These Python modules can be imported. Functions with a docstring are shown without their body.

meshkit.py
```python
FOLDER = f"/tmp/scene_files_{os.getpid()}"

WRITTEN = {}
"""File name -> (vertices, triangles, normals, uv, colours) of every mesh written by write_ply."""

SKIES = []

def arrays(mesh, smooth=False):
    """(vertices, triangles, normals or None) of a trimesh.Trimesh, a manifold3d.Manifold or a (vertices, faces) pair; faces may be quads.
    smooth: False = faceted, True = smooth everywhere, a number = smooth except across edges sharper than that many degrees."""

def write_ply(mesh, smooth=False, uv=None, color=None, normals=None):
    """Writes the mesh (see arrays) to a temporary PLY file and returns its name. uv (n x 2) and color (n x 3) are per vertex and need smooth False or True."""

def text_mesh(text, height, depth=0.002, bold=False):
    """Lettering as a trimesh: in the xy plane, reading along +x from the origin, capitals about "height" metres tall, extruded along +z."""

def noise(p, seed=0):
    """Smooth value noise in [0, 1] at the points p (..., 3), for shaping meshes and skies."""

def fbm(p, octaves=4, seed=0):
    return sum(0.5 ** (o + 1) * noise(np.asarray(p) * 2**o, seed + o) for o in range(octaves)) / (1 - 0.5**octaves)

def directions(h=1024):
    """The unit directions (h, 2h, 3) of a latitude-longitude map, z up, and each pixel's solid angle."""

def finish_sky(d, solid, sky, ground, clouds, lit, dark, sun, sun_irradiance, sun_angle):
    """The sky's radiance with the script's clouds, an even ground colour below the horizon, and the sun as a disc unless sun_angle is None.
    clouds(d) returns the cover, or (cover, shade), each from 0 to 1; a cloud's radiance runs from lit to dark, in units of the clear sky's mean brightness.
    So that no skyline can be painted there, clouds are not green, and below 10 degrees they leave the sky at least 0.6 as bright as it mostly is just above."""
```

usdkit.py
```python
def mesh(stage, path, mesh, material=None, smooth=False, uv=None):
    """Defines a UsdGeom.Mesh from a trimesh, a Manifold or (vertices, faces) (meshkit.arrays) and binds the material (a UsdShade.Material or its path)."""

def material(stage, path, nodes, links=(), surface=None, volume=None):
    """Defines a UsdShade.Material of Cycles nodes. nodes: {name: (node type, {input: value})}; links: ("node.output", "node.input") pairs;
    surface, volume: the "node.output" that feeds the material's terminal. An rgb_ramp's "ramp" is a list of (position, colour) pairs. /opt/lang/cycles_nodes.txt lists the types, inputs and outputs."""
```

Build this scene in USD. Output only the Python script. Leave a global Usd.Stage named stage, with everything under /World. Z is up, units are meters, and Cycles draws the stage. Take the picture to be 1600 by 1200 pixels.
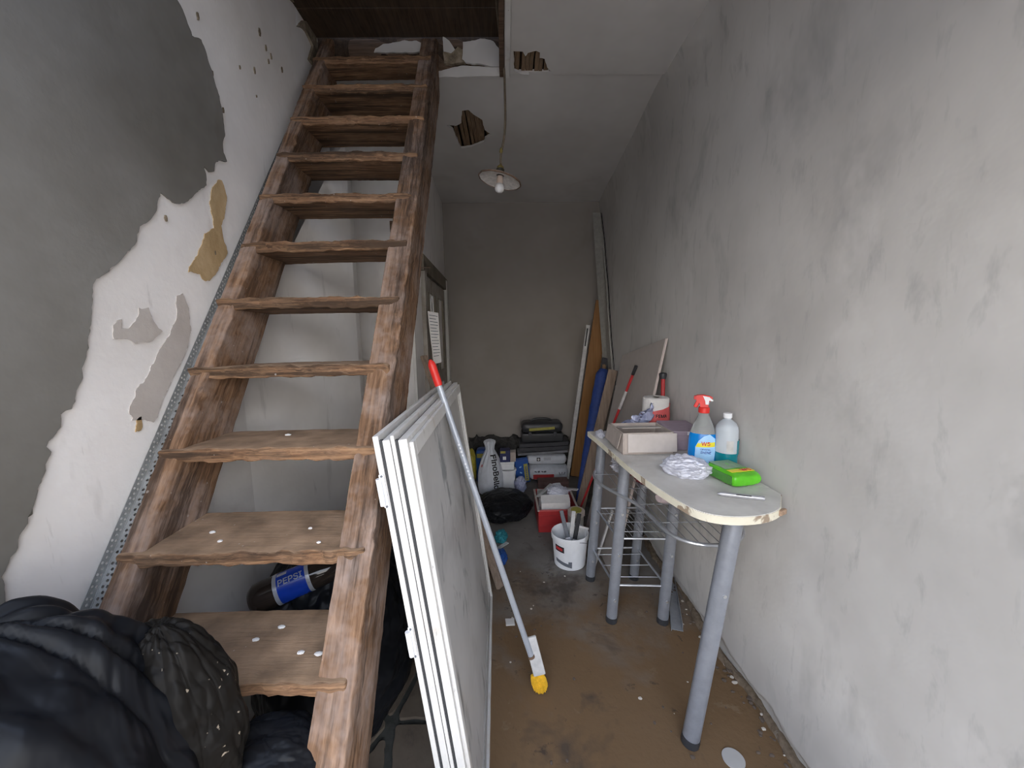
import math, numpy as np, trimesh, usdkit, meshkit
from pxr import Usd, UsdGeom, UsdLux, UsdShade, Gf, Sdf
from shapely.geometry import Polygon, Point, box as sbox
from shapely.ops import unary_union

stage = Usd.Stage.CreateInMemory()
UsdGeom.SetStageUpAxis(stage, UsdGeom.Tokens.z)
UsdGeom.SetStageMetersPerUnit(stage, 1.0)
UsdGeom.Xform.Define(stage, '/World')
UsdGeom.Scope.Define(stage, '/World/Looks')

# ------------------------------------------------------------------ camera, sky, exposure
EYE, FPX = 1.40, 600.0
PITCH, YAW, ROLL = (math.radians(a) for a in (7.0, 0.9, -0.9))
EXPOSURE = 2.4
SKY_STRENGTH = 1.0
SUN_STRENGTH = 6.5


def cam_axes():
    f = np.array([math.sin(YAW) * math.cos(PITCH), math.cos(YAW) * math.cos(PITCH), -math.sin(PITCH)])
    r0 = np.array([math.cos(YAW), -math.sin(YAW), 0])
    u0 = np.cross(r0, f)
    r = r0 * math.cos(ROLL) + u0 * math.sin(ROLL)
    return r, np.cross(r, f), f


CR, CU, CF = cam_axes()
cam = UsdGeom.Camera.Define(stage, '/World/camera')
cam.CreateHorizontalApertureAttr(36.0)
cam.CreateVerticalApertureAttr(27.0)
cam.CreateFocalLengthAttr(36.0 * FPX / 1600)
cam.CreateClippingRangeAttr(Gf.Vec2f(0.02, 200))
cam.CreateFStopAttr(0.0)
cam.CreateExposureAttr(EXPOSURE)
m4 = Gf.Matrix4d(*CR, 0, *CU, 0, *(-CF), 0, 0, 0, EYE, 1)
cam.AddTransformOp().Set(m4)


def ray(x, y):
    return CF + (x - 800) / FPX * CR - (y - 600) / FPX * CU


def on_y(x, y, Y):
    d = ray(x, y)
    return d * Y / d[1] + [0, 0, EYE]


def on_z(x, y, z=0.0):
    d = ray(x, y)
    return d * (z - EYE) / d[2] + [0, 0, EYE]


def on_x(x, y, X):
    d = ray(x, y)
    return d * X / d[0] + [0, 0, EYE]


V = lambda *a: np.array(a, float)

# sky: a pale blue daylight dome; daylight comes in through the open doorway behind the camera
usdkit.material(stage, '/World/Looks/sky', {
    'tc': ('texture_coordinate', {}), 'sx': ('separate_xyz', {}),
    'rp': ('rgb_ramp', {'ramp': [(0.0, (0.35, 0.33, 0.30)), (0.49, (0.38, 0.36, 0.33)), (0.52, (1.0, 0.93, 0.84)), (0.62, (0.93, 0.91, 0.89)), (0.75, (0.76, 0.83, 0.96)), (1.0, (0.55, 0.69, 1.0))]}),
    'mr': ('map_range', {'from_min': -1.0, 'from_max': 1.0, 'to_min': 0.0, 'to_max': 1.0}),
    'bg': ('background_shader', {'strength': SKY_STRENGTH})},
    [('tc.generated', 'sx.vector'), ('sx.z', 'mr.value'), ('mr.result', 'rp.fac'), ('rp.color', 'bg.color')], surface='bg.background')
dome = UsdLux.DomeLight.Define(stage, '/World/sky')
dome.CreateIntensityAttr(1.0)
UsdShade.MaterialBindingAPI.Apply(dome.GetPrim()).Bind(UsdShade.Material.Get(stage, '/World/Looks/sky'))
sun = UsdLux.DistantLight.Define(stage, '/World/sun')     # stands behind the house: it lights the yard, not the room
sun.CreateIntensityAttr(SUN_STRENGTH)
sun.CreateAngleAttr(0.53)
sun.CreateColorAttr(Gf.Vec3f(1.0, 0.93, 0.82))
sun.AddRotateXYZOp().Set(Gf.Vec3f(-32, 12, 0))

# ------------------------------------------------------------------ helpers: meshes
def cat(*ms):
    ms = [m for a in ms for m in (a if isinstance(a, (list, tuple)) else [a])]
    return trimesh.util.concatenate(ms)


def tf(m, R=None, t=None):
    m = m.copy()
    if R is not None:
        M = np.eye(4)
        M[:3, :3] = R
        m.apply_transform(M)
    if t is not None:
        m.apply_translation(np.asarray(t, float))
    return m


def rot(axis, deg):
    return trimesh.transformations.rotation_matrix(math.radians(deg), axis)[:3, :3]


RX, RY, RZ = (lambda d: rot([1, 0, 0], d)), (lambda d: rot([0, 1, 0], d)), (lambda d: rot([0, 0, 1], d))


def basis(z, up=(0, 0, 1)):
    """rotation whose z column is along z, x column as near 'up' crossed as can be"""
    z = np.asarray(z, float) / np.linalg.norm(z)
    x = np.cross(up, z)
    if np.linalg.norm(x) < 1e-6:
        x = np.cross((0, 1, 0), z)
    x /= np.linalg.norm(x)
    return np.stack([x, np.cross(z, x), z], 1)


def gbox(sx, sy, sz, r=0.004, n=(1, 1, 1)):
    """box centred at the origin with rounded edges and n inner divisions"""
    h = np.array([sx, sy, sz]) / 2
    r = min(r, *(h * 0.98))
    ax = []
    for k in range(3):
        inner = np.linspace(-h[k] + r, h[k] - r, n[k] + 1)
        ax.append(np.concatenate([[-h[k], -h[k] + r * 0.4], inner, [h[k] - r * 0.4, h[k]]]))
    vs, fs, c = [], [], 0
    for k in range(3):
        a, b = (k + 1) % 3, (k + 2) % 3
        A, B = np.meshgrid(ax[a], ax[b], indexing='ij')
        na, nb = A.shape
        idx = np.arange(na * nb).reshape(na, nb)
        q = np.stack([idx[:-1, :-1], idx[1:, :-1], idx[1:, 1:], idx[:-1, 1:]], -1).reshape(-1, 4)
        for s in (-1, 1):
            p = np.zeros((na * nb, 3))
            p[:, a], p[:, b], p[:, k] = A.ravel(), B.ravel(), s * h[k]
            qq = q if s > 0 else q[:, ::-1]
            fs.append(np.vstack([qq[:, [0, 1, 2]], qq[:, [0, 2, 3]]]) + c)
            vs.append(p)
            c += len(p)
    p = np.vstack(vs)
    q = np.clip(p, -(h - r), h - r)
    d = p - q
    L = np.linalg.norm(d, axis=1, keepdims=True)
    p = np.where(L > 0, q + d / np.maximum(L, 1e-12) * r, p)
    m = trimesh.Trimesh(p, np.vstack(fs), process=False)
    m.merge_vertices(digits_vertex=7)
    return m


def box(x0, x1, y0, y1, z0, z1, r=0.003, n=(1, 1, 1)):
    return tf(gbox(x1 - x0, y1 - y0, z1 - z0, r, n), t=[(x0 + x1) / 2, (y0 + y1) / 2, (z0 + z1) / 2])


def bar(a, b, w, t, r=0.003, n=1, up=(0, 0, 1)):
    """a bar from a to b: w along the cross axis, t along the other"""
    a, b = np.asarray(a, float), np.asarray(b, float)
    L = np.linalg.norm(b - a)
    return tf(gbox(w, t, L, r, (1, 1, n)), basis(b - a, up), (a + b) / 2)


def rough(m, amp, scale, seed=0, mask=None):
    m = m.copy()
    v = np.array(m.vertices)
    d = np.stack([meshkit.fbm(v * scale, 3, seed + 7 * k) - 0.5 for k in range(3)], 1) * 2 * amp
    if mask is not None:
        d *= mask(v)[:, None]
    m.vertices = v + d
    return m


def tube(pts, r, sides=8, cap=True):
    p = np.asarray(pts, float)
    rr = np.broadcast_to(np.asarray(r, float), (len(p),))
    t = np.gradient(p, axis=0)
    t /= np.linalg.norm(t, axis=1, keepdims=True) + 1e-12
    a = np.cross(t[0], [0, 0, 1.0] if abs(t[0][2]) < 0.9 else [1.0, 0, 0])
    A = []
    for k in range(len(p)):
        a = a - t[k] * (a @ t[k])
        a = a / (np.linalg.norm(a) + 1e-12)
        A.append(a)
    A = np.array(A)
    B = np.cross(t, A)
    an = np.arange(sides) * 2 * np.pi / sides
    v = p[:, None] + rr[:, None, None] * (np.cos(an)[None, :, None] * A[:, None] + np.sin(an)[None, :, None] * B[:, None])
    i, j = np.meshgrid(np.arange(len(p) - 1), np.arange(sides), indexing='ij')
    q = np.stack([i * sides + j, i * sides + (j + 1) % sides, (i + 1) * sides + (j + 1) % sides, (i + 1) * sides + j], -1).reshape(-1, 4)
    v = v.reshape(-1, 3)
    f = [q[:, [0, 1, 2]], q[:, [0, 2, 3]]]
    if cap:
        n = len(v)
        v = np.vstack([v, p[0], p[-1]])
        j = np.arange(sides)
        f.append(np.stack([np.full(sides, n), (j + 1) % sides, j], 1))
        o = (len(p) - 1) * sides
        f.append(np.stack([np.full(sides, n + 1), o + j, o + (j + 1) % sides], 1))
    return trimesh.Trimesh(v, np.vstack(f), process=False)


def cyl(a, b, r, sides=20, r2=None):
    return tube([a, np.asarray(a) + (np.asarray(b, float) - a) * 0.5, b], [r, r if r2 is None else (r + r2) / 2, r if r2 is None else r2], sides)


def smooth_path(pts, n=40):
    from scipy.interpolate import CubicSpline
    pts = np.asarray(pts, float)
    t = np.concatenate([[0], np.cumsum(np.linalg.norm(np.diff(pts, axis=0), axis=1))])
    return CubicSpline(t, pts)(np.linspace(0, t[-1], n))


def lathe(profile, sides=40, ellipse=(1, 1), warp=None, ring=False):
    """profile: (r, z) from bottom to top, closed with caps at the ends where r > 0"""
    pr = np.asarray(list(profile) + ([profile[0]] if ring else []), float)
    an = np.arange(sides) * 2 * np.pi / sides
    R, Z = np.repeat(pr[:, :1], sides, 1), np.repeat(pr[:, 1:], sides, 1)
    if warp is not None:
        R = R * warp(an[None, :], Z)
    v = np.stack([R * np.cos(an) * ellipse[0], R * np.sin(an) * ellipse[1], Z], -1).reshape(-1, 3)
    i, j = np.meshgrid(np.arange(len(pr) - 1), np.arange(sides), indexing='ij')
    q = np.stack([i * sides + j, i * sides + (j + 1) % sides, (i + 1) * sides + (j + 1) % sides, (i + 1) * sides + j], -1).reshape(-1, 4)
    f = [q[:, [0, 1, 2]], q[:, [0, 2, 3]]]
    if ring:
        return trimesh.Trimesh(v, np.vstack(f), process=False)
    n = len(v)
    v = np.vstack([v, [0, 0, pr[0, 1]], [0, 0, pr[-1, 1]]])
    j = np.arange(sides)
    f.append(np.stack([np.full(sides, n), (j + 1) % sides, j], 1))
    o = (len(pr) - 1) * sides
    f.append(np.stack([np.full(sides, n + 1), o + j, o + (j + 1) % sides], 1))
    return trimesh.Trimesh(v, np.vstack(f), process=False)


def extrude(poly, h):
    ps = [poly] if poly.geom_type == 'Polygon' else [g for g in poly.geoms if g.geom_type == 'Polygon']
    return cat([trimesh.creation.extrude_polygon(p, h, engine='earcut') for p in ps if p.area > 1e-9])


def ragged(pts, amp=0.006, step=0.008, seed=0):
    """a traced outline with its edges broken up"""
    pts = np.asarray(pts, float)
    out = []
    for a, b in zip(pts, np.roll(pts, -1, 0)):
        n = max(1, int(np.linalg.norm(b - a) / step))
        for k in range(n):
            out.append(a + (b - a) * k / n)
    out = np.array(out)
    q = np.column_stack([out, np.zeros(len(out))])
    d = np.stack([meshkit.fbm(q / (step * 3), 3, seed) - 0.5, meshkit.fbm(q / (step * 3), 3, seed + 50) - 0.5], 1)
    return Polygon(out + d * 2 * amp).buffer(0)


def blob(radii, sub=4, amp=0.1, scale=3, seed=0, crease=0.0, cscale=6, flat=None):
    m = trimesh.creation.icosphere(subdivisions=sub)
    v = np.array(m.vertices)
    d = 1 + amp * 2 * (meshkit.fbm(v * scale + 9, 4, seed) - 0.5)
    if crease:
        n = meshkit.fbm(v * cscale + 21, 3, seed + 3)
        d += crease * (np.abs(2 * n - 1) ** 0.7 - 0.3)
    v = v * d[:, None] * np.asarray(radii)
    if flat is not None:
        v[:, 2] = np.where(v[:, 2] < flat, flat + (v[:, 2] - flat) * 0.03, v[:, 2])
    m.vertices = v
    return m


def sheet(w, h, nx, ny, fn, thick=0.002):
    """a crumpled or curved sheet with thickness: fn(u, v) gives the point, u and v in 0..1"""
    U, W = np.meshgrid(np.linspace(0, 1, nx), np.linspace(0, 1, ny), indexing='ij')
    p = fn(U.ravel(), W.ravel())
    idx = np.arange(nx * ny).reshape(nx, ny)
    q = np.stack([idx[:-1, :-1], idx[1:, :-1], idx[1:, 1:], idx[:-1, 1:]], -1).reshape(-1, 4)
    top = np.vstack([q[:, [0, 1, 2]], q[:, [0, 2, 3]]])
    m = trimesh.Trimesh(p, top, process=False)
    nn = np.array(m.vertex_normals)
    n = len(p)
    v = np.vstack([p, p - nn * thick])
    edge = np.concatenate([idx[:, 0], idx[-1, 1:], idx[-2::-1, -1], idx[0, -2:0:-1]])
    e2 = np.roll(edge, -1)
    side = np.vstack([np.stack([edge, edge + n, e2], 1), np.stack([e2, edge + n, e2 + n], 1)])
    return trimesh.Trimesh(v, np.vstack([top, top[:, ::-1] + n, side]), process=False)


def wrap(text, h, rad, th0, z0, depth=0.0012, vertical=False, ellipse=(1, 1), bold=True):
    """lettering bent round a vertical body: rad(z) its radius; centred at angle th0 (radians) and height z0"""
    m = meshkit.text_mesh(text, h, depth, bold=bold)
    m = m.subdivide_to_size(h * 0.4)
    v = np.array(m.vertices)
    c = (v[:, :2].max(0) + v[:, :2].min(0)) / 2
    u, w, d = v[:, 0] - c[0], v[:, 1] - c[1], v[:, 2]
    if vertical:
        u, w = w, -u
    z = z0 + w
    R = np.array([rad(a) for a in z])
    th = th0 + u / R
    m.vertices = np.stack([(R + d) * np.cos(th) * ellipse[0], (R + d) * np.sin(th) * ellipse[1], z], 1)
    return m


# ------------------------------------------------------------------ helpers: things
used = {}


def numbered(parent, name):
    k = used.get((parent, name), -1) + 1
    used[(parent, name)] = k
    return name if k == 0 else f'{name}_{k:03d}'


def tag(p, label=None, cat_=None, group=None, kind=None):
    for k, v in (('label', label), ('category', cat_), ('group', group), ('kind', kind)):
        if v:
            p.SetCustomDataByKey(k, v)


def look(m):
    return UsdShade.Material.Get(stage, '/World/Looks/' + m)


class Thing:
    """a top-level Xform at the thing's base; parts are added in world coordinates"""

    def __init__(s, name, label=None, cat_=None, base=None, group=None, kind=None):
        s.path = '/World/' + numbered('/World', name)
        s.x = UsdGeom.Xform.Define(stage, s.path)
        s.base = np.asarray(base if base is not None else (0, 0, 0), float)
        s.x.AddTranslateOp().Set(Gf.Vec3d(*map(float, s.base)))
        tag(s.x.GetPrim(), label, cat_, group, kind)

    def add(s, name, m, mat, parent=None, label=None, smooth=35, kind=None):
        root = parent or s.path
        path = root + '/' + numbered(root, name)
        p = usdkit.mesh(stage, path, tf(m, t=-s.base), look(mat), smooth=smooth)
        tag(p.GetPrim(), label, None, None, kind)
        return path


def single(name, m, mat, label=None, cat_=None, group=None, kind=None, smooth=35):
    path = '/World/' + numbered('/World', name)
    b = m.bounds
    base = np.array([(b[0, 0] + b[1, 0]) / 2, (b[0, 1] + b[1, 1]) / 2, b[0, 2]])
    p = usdkit.mesh(stage, path, tf(m, t=-base), look(mat), smooth=smooth)
    p.AddTranslateOp().Set(Gf.Vec3d(*map(float, base)))
    tag(p.GetPrim(), label, cat_, group, kind)
    return path


# ------------------------------------------------------------------ helpers: materials
def plain(name, col, rough_=0.5, metal=0.0, spec=0.5, var=0.12, scale=30, bump=0.0, bscale=60, coat=0.0, trans=0.0, ior=1.5):
    c = np.array(col, float)
    nodes = {'tc': ('texture_coordinate', {}), 'n': ('noise_texture', {'scale': scale, 'detail': 5.0, 'roughness': 0.6}),
             'r': ('rgb_ramp', {'ramp': [(0.25, tuple(c * (1 - var))), (0.75, tuple(np.minimum(c * (1 + var), 0.95)))]}),
             'p': ('principled_bsdf', {'roughness': rough_, 'metallic': metal, 'specular_ior_level': spec, 'coat_weight': coat, 'transmission_weight': trans, 'ior': ior})}
    links = [('tc.object', 'n.vector'), ('n.fac', 'r.fac'), ('r.color', 'p.base_color')]
    if bump:
        nodes['bn'] = ('noise_texture', {'scale': bscale, 'detail': 4.0})
        nodes['b'] = ('bump', {'strength': bump, 'distance': 0.004})
        links += [('tc.object', 'bn.vector'), ('bn.fac', 'b.height'), ('b.normal', 'p.normal')]
    usdkit.material(stage, '/World/Looks/' + name, nodes, links, surface='p.BSDF')


def mottled(name, layers, rough_=0.85, bump=0.3, bscale=40, bdist=0.004, coord='geo', spec=0.3, near=None):
    """layers: [(base ramp, scale, stretch)] then more (colour, scale, stretch, lo, hi, amount) mixed over by noise masks"""
    nodes = {'g': ('geometry', {}) if coord == 'geo' else ('texture_coordinate', {})}
    src = 'g.position' if coord == 'geo' else 'g.object'
    links = []
    (ramp, sc, st), rest = layers[0], layers[1:]
    nodes['m0'] = ('mapping', {'scale': st})
    nodes['n0'] = ('noise_texture', {'scale': sc, 'detail': 5.0, 'roughness': 0.62})
    nodes['r0'] = ('rgb_ramp', {'ramp': ramp})
    links += [(src, 'm0.vector'), ('m0.vector', 'n0.vector'), ('n0.fac', 'r0.fac')]
    cur = 'r0.color'
    for k, (col, sc, st, lo, hi, amt) in enumerate(rest, 1):
        nodes[f'm{k}'] = ('mapping', {'scale': st, 'location': (3.1 * k, 1.7 * k, 2.3 * k)})
        nodes[f'n{k}'] = ('noise_texture', {'scale': sc, 'detail': 4.5, 'roughness': 0.65, 'distortion': 0.3})
        nodes[f'k{k}'] = ('map_range', {'from_min': lo, 'from_max': hi, 'to_min': 0.0, 'to_max': amt, 'clamp': True})
        nodes[f'x{k}'] = ('mix_color', {'b': col})
        links += [(src, f'm{k}.vector'), (f'm{k}.vector', f'n{k}.vector'), (f'n{k}.fac', f'k{k}.value'), (f'k{k}.result', f'x{k}.fac'), (cur, f'x{k}.a')]
        if near and k == 1:        # earth trodden in from the doorway thins out further into the room
            nodes |= {'ys': ('separate_xyz', {}), 'yn': ('math', {'math_type': 'multiply_add', 'value2': 1.6, 'value3': -0.8}), 'ya': ('math', {'math_type': 'add'}),
                      'yr': ('map_range', {'from_min': near[0], 'from_max': near[1], 'to_min': 1.0, 'to_max': 0.0, 'clamp': True}), 'ym': ('math', {'math_type': 'multiply'})}
            links = [q for q in links if q != ('k1.result', 'x1.fac')]
            links += [(src, 'ys.vector'), ('n0.fac', 'yn.value1'), ('ys.y', 'ya.value1'), ('yn.value', 'ya.value2'), ('ya.value', 'yr.value'), ('yr.result', 'ym.value1'), ('k1.result', 'ym.value2'), ('ym.value', 'x1.fac')]
        cur = f'x{k}.result'
    nodes['p'] = ('principled_bsdf', {'roughness': rough_, 'specular_ior_level': spec})
    links += [(cur, 'p.base_color')]
    if bump:
        nodes['bn'] = ('noise_texture', {'scale': bscale, 'detail': 3.0, 'roughness': 0.6})
        nodes['b'] = ('bump', {'strength': bump, 'distance': bdist})
        links += [(src, 'bn.vector'), ('bn.fac', 'b.height'), ('b.normal', 'p.normal')]
    usdkit.material(stage, '/World/Looks/' + name, nodes, links, surface='p.BSDF')


def wood(name, dark, mid, light, grain=(6, 90, 90), rotate=(0, 0, 0), dust=(0.3, 0.24, 0.2), dust_amt=0.5, up_dust=0.0, splat=0.0, rough_=0.8, blotch=None):
    """grain: noise frequency along x, y, z after the rotation (low along the grain)"""
    nodes = {'tc': ('texture_coordinate', {}), 'ro': ('mapping', {'rotation': rotate}), 'ma': ('mapping', {'scale': grain}),
             'n': ('noise_texture', {'scale': 1.0, 'detail': 5.0, 'roughness': 0.65, 'distortion': 0.4}),
             'r': ('rgb_ramp', {'ramp': [(0.28, dark), (0.5, mid), (0.72, light)]}),
             'n2': ('noise_texture', {'scale': 7.0, 'detail': 4.0, 'roughness': 0.7}),
             'k2': ('map_range', {'from_min': 0.42, 'from_max': 0.68, 'to_min': 0.0, 'to_max': dust_amt, 'clamp': True}),
             'x2': ('mix_color', {'b': dust}),
             'b': ('bump', {'strength': 0.55, 'distance': 0.003}),
             'p': ('principled_bsdf', {'roughness': rough_, 'specular_ior_level': 0.25})}
    links = [('tc.object', 'ro.vector'), ('ro.vector', 'ma.vector'), ('ma.vector', 'n.vector'), ('n.fac', 'r.fac'), ('tc.object', 'n2.vector'), ('n2.fac', 'k2.value'),
             ('k2.result', 'x2.fac'), ('r.color', 'x2.a'), ('n.fac', 'b.height'), ('b.normal', 'p.normal')]
    cur = 'x2.result'
    if blotch is not None:
        nodes |= {'n5': ('noise_texture', {'scale': 0.16, 'detail': 6.0, 'roughness': 0.75}), 'k5': ('map_range', {'from_min': 0.47, 'from_max': 0.60, 'to_min': 0.0, 'to_max': 0.85, 'clamp': True}), 'x5': ('mix_color', {'b': blotch})}
        links += [('ma.vector', 'n5.vector'), ('n5.fac', 'k5.value'), ('k5.result', 'x5.fac'), (cur, 'x5.a')]
        cur = 'x5.result'
    if up_dust:
        nodes |= {'g': ('geometry', {}), 's': ('separate_xyz', {}), 'k3': ('map_range', {'from_min': 0.5, 'from_max': 0.95, 'to_min': 0.0, 'to_max': up_dust, 'clamp': True}),
                  'n3': ('noise_texture', {'scale': 14.0, 'detail': 6.0}), 'r3': ('rgb_ramp', {'ramp': [(0.3, tuple(np.array(dust) * 0.55)), (0.7, tuple(np.array(dust) * 1.15))]}), 'x3': ('mix_color', {})}
        links += [('g.true_normal', 's.vector'), ('s.z', 'k3.value'), ('k3.result', 'x3.fac'), ('tc.object', 'n3.vector'), ('n3.fac', 'r3.fac'), ('r3.color', 'x3.b'), (cur, 'x3.a')]
        cur = 'x3.result'
    if splat:
        nodes |= {'v': ('voronoi_texture', {'scale': 38.0}), 'n4': ('noise_texture', {'scale': 9.0, 'detail': 3.0}),
                  'm4': ('math', {'math_type': 'multiply_add', 'value2': -0.55, 'value3': 0.0}), 'a4': ('math', {'math_type': 'add'}),
                  'k4': ('map_range', {'from_min': -0.235, 'from_max': -0.25, 'to_min': 0.0, 'to_max': splat, 'clamp': True}), 'x4': ('mix_color', {'b': (0.62, 0.6, 0.57)})}
        links += [('tc.object', 'v.vector'), ('tc.object', 'n4.vector'), ('n4.fac', 'm4.value1'), ('v.distance', 'a4.value1'), ('m4.value', 'a4.value2'), ('a4.value', 'k4.value'), ('k4.result', 'x4.fac'), (cur, 'x4.a')]
        cur = 'x4.result'
    links.append((cur, 'p.base_color'))
    usdkit.material(stage, '/World/Looks/' + name, nodes, links, surface='p.BSDF')


def plastic_film(name, tint, opacity=0.35, rough_=0.15):
    usdkit.material(stage, '/World/Looks/' + name, {
        'tc': ('texture_coordinate', {}), 'n': ('noise_texture', {'scale': 45.0, 'detail': 5.0}), 'b': ('bump', {'strength': 0.6, 'distance': 0.004}),
        't': ('transparent_bsdf', {'color': tint}), 'd': ('diffuse_bsdf', {'color': tint}), 'g': ('glossy_bsdf', {'color': (0.9, 0.9, 0.95), 'roughness': rough_}),
        'm1': ('mix_closure', {'fac': opacity}), 'm2': ('mix_closure', {'fac': 0.14})},
        [('tc.object', 'n.vector'), ('n.fac', 'b.height'), ('b.normal', 'g.normal'), ('b.normal', 'd.normal'), ('t.BSDF', 'm1.closure1'), ('d.BSDF', 'm1.closure2'), ('m1.closure', 'm2.closure1'), ('g.BSDF', 'm2.closure2')], surface='m2.closure')


SLOPE = math.atan2(0.21, 0.13755)
# setting
mottled('old_white_paint', [([(0.3, (0.68, 0.655, 0.635)), (0.7, (0.82, 0.80, 0.785))], 2.2, (1, 1, 1)),
        ((0.36, 0.34, 0.32), 2.4, (1, 2.6, 0.6), 0.60, 0.76, 0.6), ((0.22, 0.20, 0.18), 7, (1, 2.2, 0.35), 0.66, 0.78, 0.6)], bump=0.25, bscale=30)
mottled('new_grey_render', [([(0.3, (0.138, 0.130, 0.114)), (0.5, (0.184, 0.177, 0.161)), (0.7, (0.241, 0.236, 0.223))], 1.7, (1, 1, 1)),
        ((0.110, 0.097, 0.078), 3, (1, 1.5, 0.6), 0.58, 0.74, 0.6)], bump=0.15, bscale=60)
mottled('skim_plaster', [([(0.30, (0.416, 0.400, 0.380)), (0.5, (0.492, 0.476, 0.456)), (0.7, (0.552, 0.536, 0.516))], 1.4, (1, 1, 0.8)),
        ((0.288, 0.280, 0.268), 2.6, (1, 1.3, 0.75), 0.55, 0.74, 0.7), ((0.240, 0.236, 0.232), 9, (1, 1.8, 0.6), 0.57, 0.76, 0.5), ((0.592, 0.576, 0.560), 5, (1, 1, 0.5), 0.60, 0.75, 0.5)], bump=0.2, bscale=14, bdist=0.008)
mottled('ceiling_paint', [([(0.3, (0.488, 0.468, 0.449)), (0.7, (0.625, 0.605, 0.586))], 1.3, (1, 1, 1)), ((0.351, 0.322, 0.293), 2.2, (1, 1, 1), 0.6, 0.8, 0.4)], bump=0.2, bscale=25)
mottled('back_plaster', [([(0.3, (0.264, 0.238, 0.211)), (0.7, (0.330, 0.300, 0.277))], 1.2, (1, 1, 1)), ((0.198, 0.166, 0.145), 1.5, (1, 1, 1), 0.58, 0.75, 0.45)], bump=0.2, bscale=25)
mottled('dusty_floor', [([(0.3, (0.105, 0.096, 0.088)), (0.5, (0.155, 0.143, 0.13)), (0.72, (0.205, 0.19, 0.175))], 2.6, (1, 1, 1)),
        ((0.16, 0.094, 0.042), 1.1, (1, 1, 1), 0.30, 0.48, 0.9), ((0.05, 0.04, 0.033), 3.1, (1, 1, 1), 0.57, 0.68, 0.75), ((0.035, 0.028, 0.024), 14, (1, 1, 1), 0.64, 0.72, 0.7), ((0.25, 0.19, 0.13), 9, (1, 1, 1), 0.63, 0.74, 0.5)], bump=0.5, bscale=30, bdist=0.006, near=(1.6, 2.3))
mottled('yard_earth', [([(0.3, (0.36, 0.31, 0.25)), (0.7, (0.48, 0.42, 0.35))], 1.5, (1, 1, 1))], bump=0)
mottled('flagstone', [([(0.3, (0.140, 0.108, 0.081)), (0.7, (0.217, 0.175, 0.133))], 5, (1, 1, 1)), ((0.084, 0.070, 0.056), 8, (1, 1, 1), 0.58, 0.7, 0.6)], bump=0.5)
mottled('mortar_dark', [([(0.3, (0.06, 0.062, 0.055)), (0.7, (0.10, 0.10, 0.09))], 20, (1, 1, 1))], bump=0.6)
mottled('bare_beige', [([(0.3, (0.42, 0.38, 0.35)), (0.7, (0.50, 0.465, 0.435))], 6, (1, 1, 1))], bump=0.3)
mottled('bare_tan', [([(0.3, (0.33, 0.225, 0.11)), (0.5, (0.42, 0.30, 0.16)), (0.7, (0.50, 0.37, 0.22))], 16, (1, 1, 0.5)), ((0.12, 0.09, 0.06), 60, (1, 1, 1), 0.68, 0.75, 0.8)], bump=0.5)
mottled('broken_plaster', [([(0.3, (0.09, 0.07, 0.05)), (0.5, (0.20, 0.16, 0.11)), (0.7, (0.33, 0.28, 0.22))], 22, (1, 1, 1))], bump=1.0)
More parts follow.
